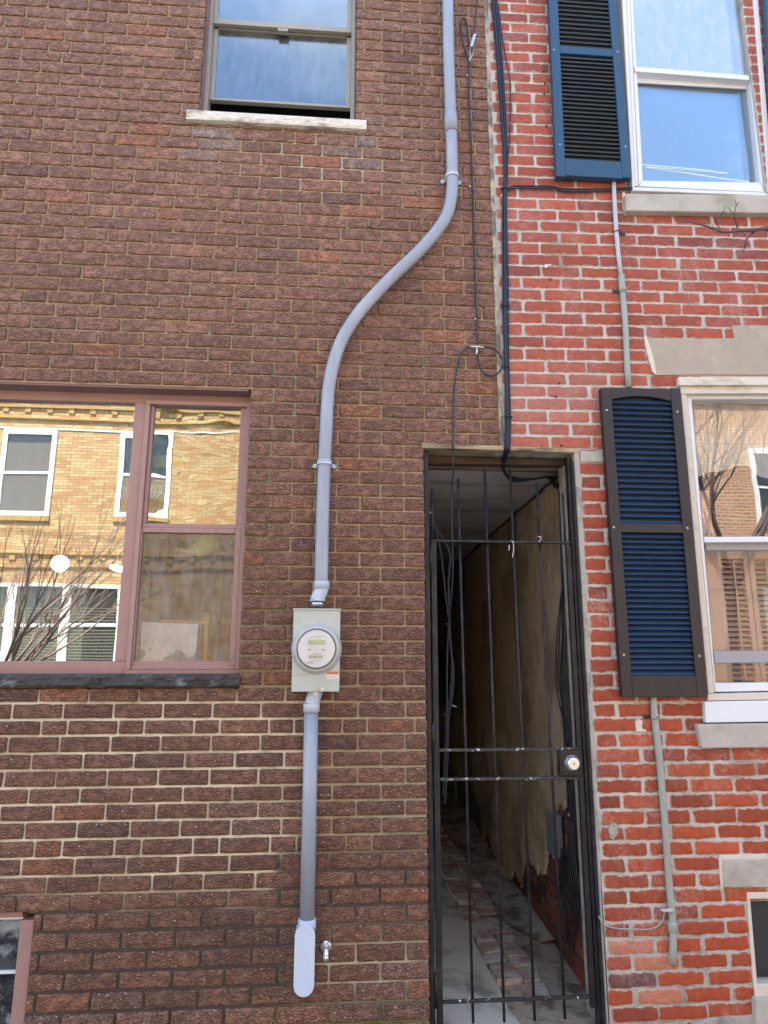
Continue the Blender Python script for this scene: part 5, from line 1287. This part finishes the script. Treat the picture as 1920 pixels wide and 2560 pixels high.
for (xl_,zb_) in ((9.55,4.35),(4.9,4.35),(9.55,1.1),(4.9,1.1),(13.2,4.35),(13.2,1.1)):
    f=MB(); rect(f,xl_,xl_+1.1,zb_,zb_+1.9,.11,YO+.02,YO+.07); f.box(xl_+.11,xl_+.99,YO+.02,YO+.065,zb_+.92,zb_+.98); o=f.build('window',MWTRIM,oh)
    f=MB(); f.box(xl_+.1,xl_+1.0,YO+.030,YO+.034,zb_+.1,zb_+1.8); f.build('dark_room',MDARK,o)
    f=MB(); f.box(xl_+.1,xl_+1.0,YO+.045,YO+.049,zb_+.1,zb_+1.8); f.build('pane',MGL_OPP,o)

# ---- bare trees
def grow(mb,p,d,L,r,depth,rg,up=.12,spread=.55,minr=.0018,seg=4,kids=(2,3),shr=.72):
    pts=[p]; cur=Vector(p); dr=Vector(d).normalized(); rs=[r]
    for i in range(seg):
        dr=(dr+Vector((rg.uniform(-1,1),rg.uniform(-1,1),rg.uniform(-1,1)))*.13+Vector((0,0,up*.3))).normalized()
        cur=cur+dr*(L/seg); pts.append(cur.copy()); rs.append(r*(1-.38*(i+1)/seg))
    mb.tube(pts,rs,7 if r>.01 else 5,0,cap=False)
    if depth<=0 or rs[-1]<minr: return
    for k in range(rg.randint(*kids)):
        t=rg.choice(range(2,seg+1)); b=pts[t]
        ax2=Vector((rg.uniform(-1,1),rg.uniform(-1,1),rg.uniform(-.3,1))).normalized()
        nd=(dr+ax2*spread).normalized()
        grow(mb,b,nd,L*shr*rg.uniform(.75,1.1),rs[t]*.68,depth-1,rg,up,spread,minr,seg,kids,shr)
    grow(mb,pts[-1],dr,L*shr,rs[-1]*.92,depth-1,rg,up,spread,minr,seg,kids,shr)
def tree(name,label,base,h,r,seed,lean=(0,0,1),depth=5,mat=MTWIGL,L=None,nl=5,fan=.75,lr=.5,bias=(0,0,0),**kw):
    rg=random.Random(seed); t=thing(name,label,'tree',tuple(base),'bare winter trees by the street')
    mb=MB(); b=Vector(base); top=b+Vector(lean).normalized()*h
    mb.tube(catmull([b,b+Vector((.02,.01,h*.35)),b+(top-b)*.7,top],4),[r*(1-.4*i/12) for i in range(13)],12); mb.build('trunk',mat,t)
    cr=MB()
    for k in range(nl):
        a=2*math.pi*k/nl+rg.uniform(-.4,.4); grow(cr,b+(top-b)*rg.uniform(.75,1.0),Vector((math.cos(a)*fan,math.sin(a)*fan,1))+Vector(bias),(L or h*.55)*rg.uniform(.8,1.1),r*lr,depth,rg,**kw)
    cr.build('crown',mat,t); return t
# young street tree left of the camera, mirrored low in the picture window
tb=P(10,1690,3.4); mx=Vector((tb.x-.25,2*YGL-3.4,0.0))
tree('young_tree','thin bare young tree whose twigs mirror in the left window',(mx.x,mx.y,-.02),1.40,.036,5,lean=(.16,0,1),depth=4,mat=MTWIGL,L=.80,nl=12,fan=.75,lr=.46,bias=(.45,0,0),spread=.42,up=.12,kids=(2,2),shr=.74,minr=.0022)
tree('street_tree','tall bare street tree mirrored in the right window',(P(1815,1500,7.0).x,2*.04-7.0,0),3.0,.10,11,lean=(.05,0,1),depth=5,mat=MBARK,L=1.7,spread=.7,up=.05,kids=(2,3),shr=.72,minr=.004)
# near tree to the right: one branch reaches across the wall
nt=thing('overhanging_tree','small bare tree whose dark twig reaches in from the right','tree',(3.55,-.9,-.02))
w=MB(); w.tube(catmull([(3.55,-.9,-.02),(3.53,-.88,1.2),(3.5,-.85,2.6),(3.42,-.8,3.6)],5),[.05-.0018*i for i in range(16)],12); w.build('trunk',MBARK,nt)
YT=-.30
tw=MB()
def T(pts,r0,r1):
    q=[P(1560+x/2.644,440+y/2.644,YT+.03*math.sin(i*1.7)) for i,(x,y) in enumerate(pts)]; c_=catmull(q,4); tw.tube(c_,[1.35*(r0+(r1-r0)*i/(len(c_)-1)) for i in range(len(c_))],7,0)
q=[Vector((3.42,-.8,3.6)),Vector((3.1,-.6,3.66))]+[P(1560+x/2.644,440+y/2.644,YT) for x,y in [(1100,330),(952,345),(870,354),(760,361),(690,372),(640,366),(600,350),(520,325),(440,305),(400,297),(378,275)]]
c_=catmull(q,4); tw.tube(c_,[.0125-(.0108)*(i/(len(c_)-1))**.9 for i in range(len(c_))],8)
T([(755,358),(748,335),(735,290),(730,250),(738,205),(742,185),(728,155)],.0032,.0008); T([(738,205),(750,185),(760,170)],.0016,.0007); T([(733,262),(708,232),(683,200)],.0018,.0007)
T([(640,364),(618,320),(600,285),(605,240)],.0026,.0008); T([(612,300),(640,262),(662,225),(665,195)],.0018,.0007); T([(650,250),(668,238),(680,228)],.0012,.0006)
T([(870,354),(845,385),(812,412),(806,440),(800,465),(785,505),(770,530)],.0046,.0010); T([(812,412),(795,385),(782,372)],.0018,.0008); T([(835,395),(845,375),(828,360)],.0018,.0008)
T([(690,371),(640,376),(600,372),(578,350)],.0016,.0006); T([(600,350),(585,330),(580,305)],.0014,.0006); T([(760,361),(745,380),(722,412)],.0014,.0006); T([(520,325),(500,322),(485,312)],.0014,.0006)
tw.build('crown',MTWIG,nt)
rg=random.Random(3); w=MB()
for k in range(6): grow(w,Vector((3.42,-.8,3.5)),Vector((rg.uniform(-.05,1),rg.uniform(-.8,.2),rg.uniform(.5,1.2))),.7,.02,3,rg,minr=.002)
w.build('upper_crown',MBARK,nt)
# overhead wire across the street, mirrored low in the upper right window
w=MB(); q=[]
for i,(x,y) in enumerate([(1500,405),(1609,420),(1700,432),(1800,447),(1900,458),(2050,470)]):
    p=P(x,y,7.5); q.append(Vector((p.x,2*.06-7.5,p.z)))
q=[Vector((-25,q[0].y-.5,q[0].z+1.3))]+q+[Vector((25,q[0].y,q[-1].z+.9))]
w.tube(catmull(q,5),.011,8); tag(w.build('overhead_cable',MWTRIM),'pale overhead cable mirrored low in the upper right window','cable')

# ================================================================== LIGHT, CAMERA
sc=bpy.context.scene
wd=bpy.data.worlds.new('World'); sc.world=wd; wd.use_nodes=True; nt_=wd.node_tree; nt_.nodes.clear()
sky=nt_.nodes.new('ShaderNodeTexSky'); sky.sky_type='NISHITA'; sky.sun_disc=False
EL,RO=R_(60),R_(-24)
sky.sun_elevation=EL; sky.sun_rotation=RO; sky.air_density=1.0; sky.dust_density=.6; sky.ozone_density=1.0
bg=nt_.nodes.new('ShaderNodeBackground'); bg.inputs['Strength'].default_value=.15
wo=nt_.nodes.new('ShaderNodeOutputWorld'); tc=nt_.nodes.new('ShaderNodeTexCoord'); mpn=nt_.nodes.new('ShaderNodeMapping'); mpn.inputs['Scale'].default_value=(1,1,2.2); nt_.links.new(tc.outputs['Generated'],mpn.inputs['Vector'])
cn=nt_.nodes.new('ShaderNodeTexNoise'); cn.inputs['Scale'].default_value=2.6; cn.inputs['Detail'].default_value=7; cn.inputs['Roughness'].default_value=.58; nt_.links.new(mpn.outputs[0],cn.inputs['Vector'])
crr=nt_.nodes.new('ShaderNodeValToRGB'); crr.color_ramp.elements[0].position=.46; crr.color_ramp.elements[1].position=.78; crr.color_ramp.elements[1].color=(.6,.6,.6,1); nt_.links.new(cn.outputs['Fac'],crr.inputs[0])
cm=nt_.nodes.new('ShaderNodeMix'); cm.data_type='RGBA'; nt_.links.new(crr.outputs[0],cm.inputs[0]); nt_.links.new(sky.outputs[0],cm.inputs[6]); cm.inputs[7].default_value=(4.6,4.8,5.0,1)
nt_.links.new(cm.outputs[2],bg.inputs[0]); nt_.links.new(bg.outputs[0],wo.inputs[0])
sd=Vector((math.sin(RO)*math.cos(EL),math.cos(RO)*math.cos(EL),math.sin(EL)))
L=bpy.data.lights.new('sun','SUN'); L.energy=4.0; L.angle=R_(.5); L.color=(1,.95,.88)
lo=bpy.data.objects.new('sun',L); C.objects.link(lo); lo.location=(0,0,12); lo.rotation_euler=sd.to_track_quat('Z','Y').to_euler()
cam=bpy.data.cameras.new('camera'); co=bpy.data.objects.new('camera',cam); C.objects.link(co); sc.camera=co
cam.sensor_fit='HORIZONTAL'; cam.sensor_width=36; cam.lens=F_/1920*36; cam.clip_end=300; cam.clip_start=.05
cr,sr=math.cos(ROL),math.sin(ROL); cp_,sp2=math.cos(PIT),math.sin(PIT); cy,sy=math.cos(YAW),math.sin(YAW)
Rr_=Matrix(((cr,-sr,0),(sr,cr,0),(0,0,1))); Rp=Matrix(((1,0,0),(0,cp_,-sp2),(0,sp2,cp_))); Ry=Matrix(((cy,0,sy),(0,1,0),(-sy,0,cy)))
S=Matrix(((1,0,0),(0,0,-1),(0,1,0)))
co.matrix_world=Matrix.Translation((0,-DC,HC)) @ (S@Ry@Rp@Rr_).to_4x4()
sc.view_settings.view_transform='Standard'; sc.view_settings.look='None'; sc.view_settings.exposure=2.32; sc.view_settings.gamma=1
sc.render.engine='CYCLES'; sc.cycles.use_denoising=True; sc.cycles.caustics_reflective=False; sc.cycles.caustics_refractive=False
sc.cycles.max_bounces=10; sc.cycles.transparent_max_bounces=16; sc.cycles.sample_clamp_indirect=6
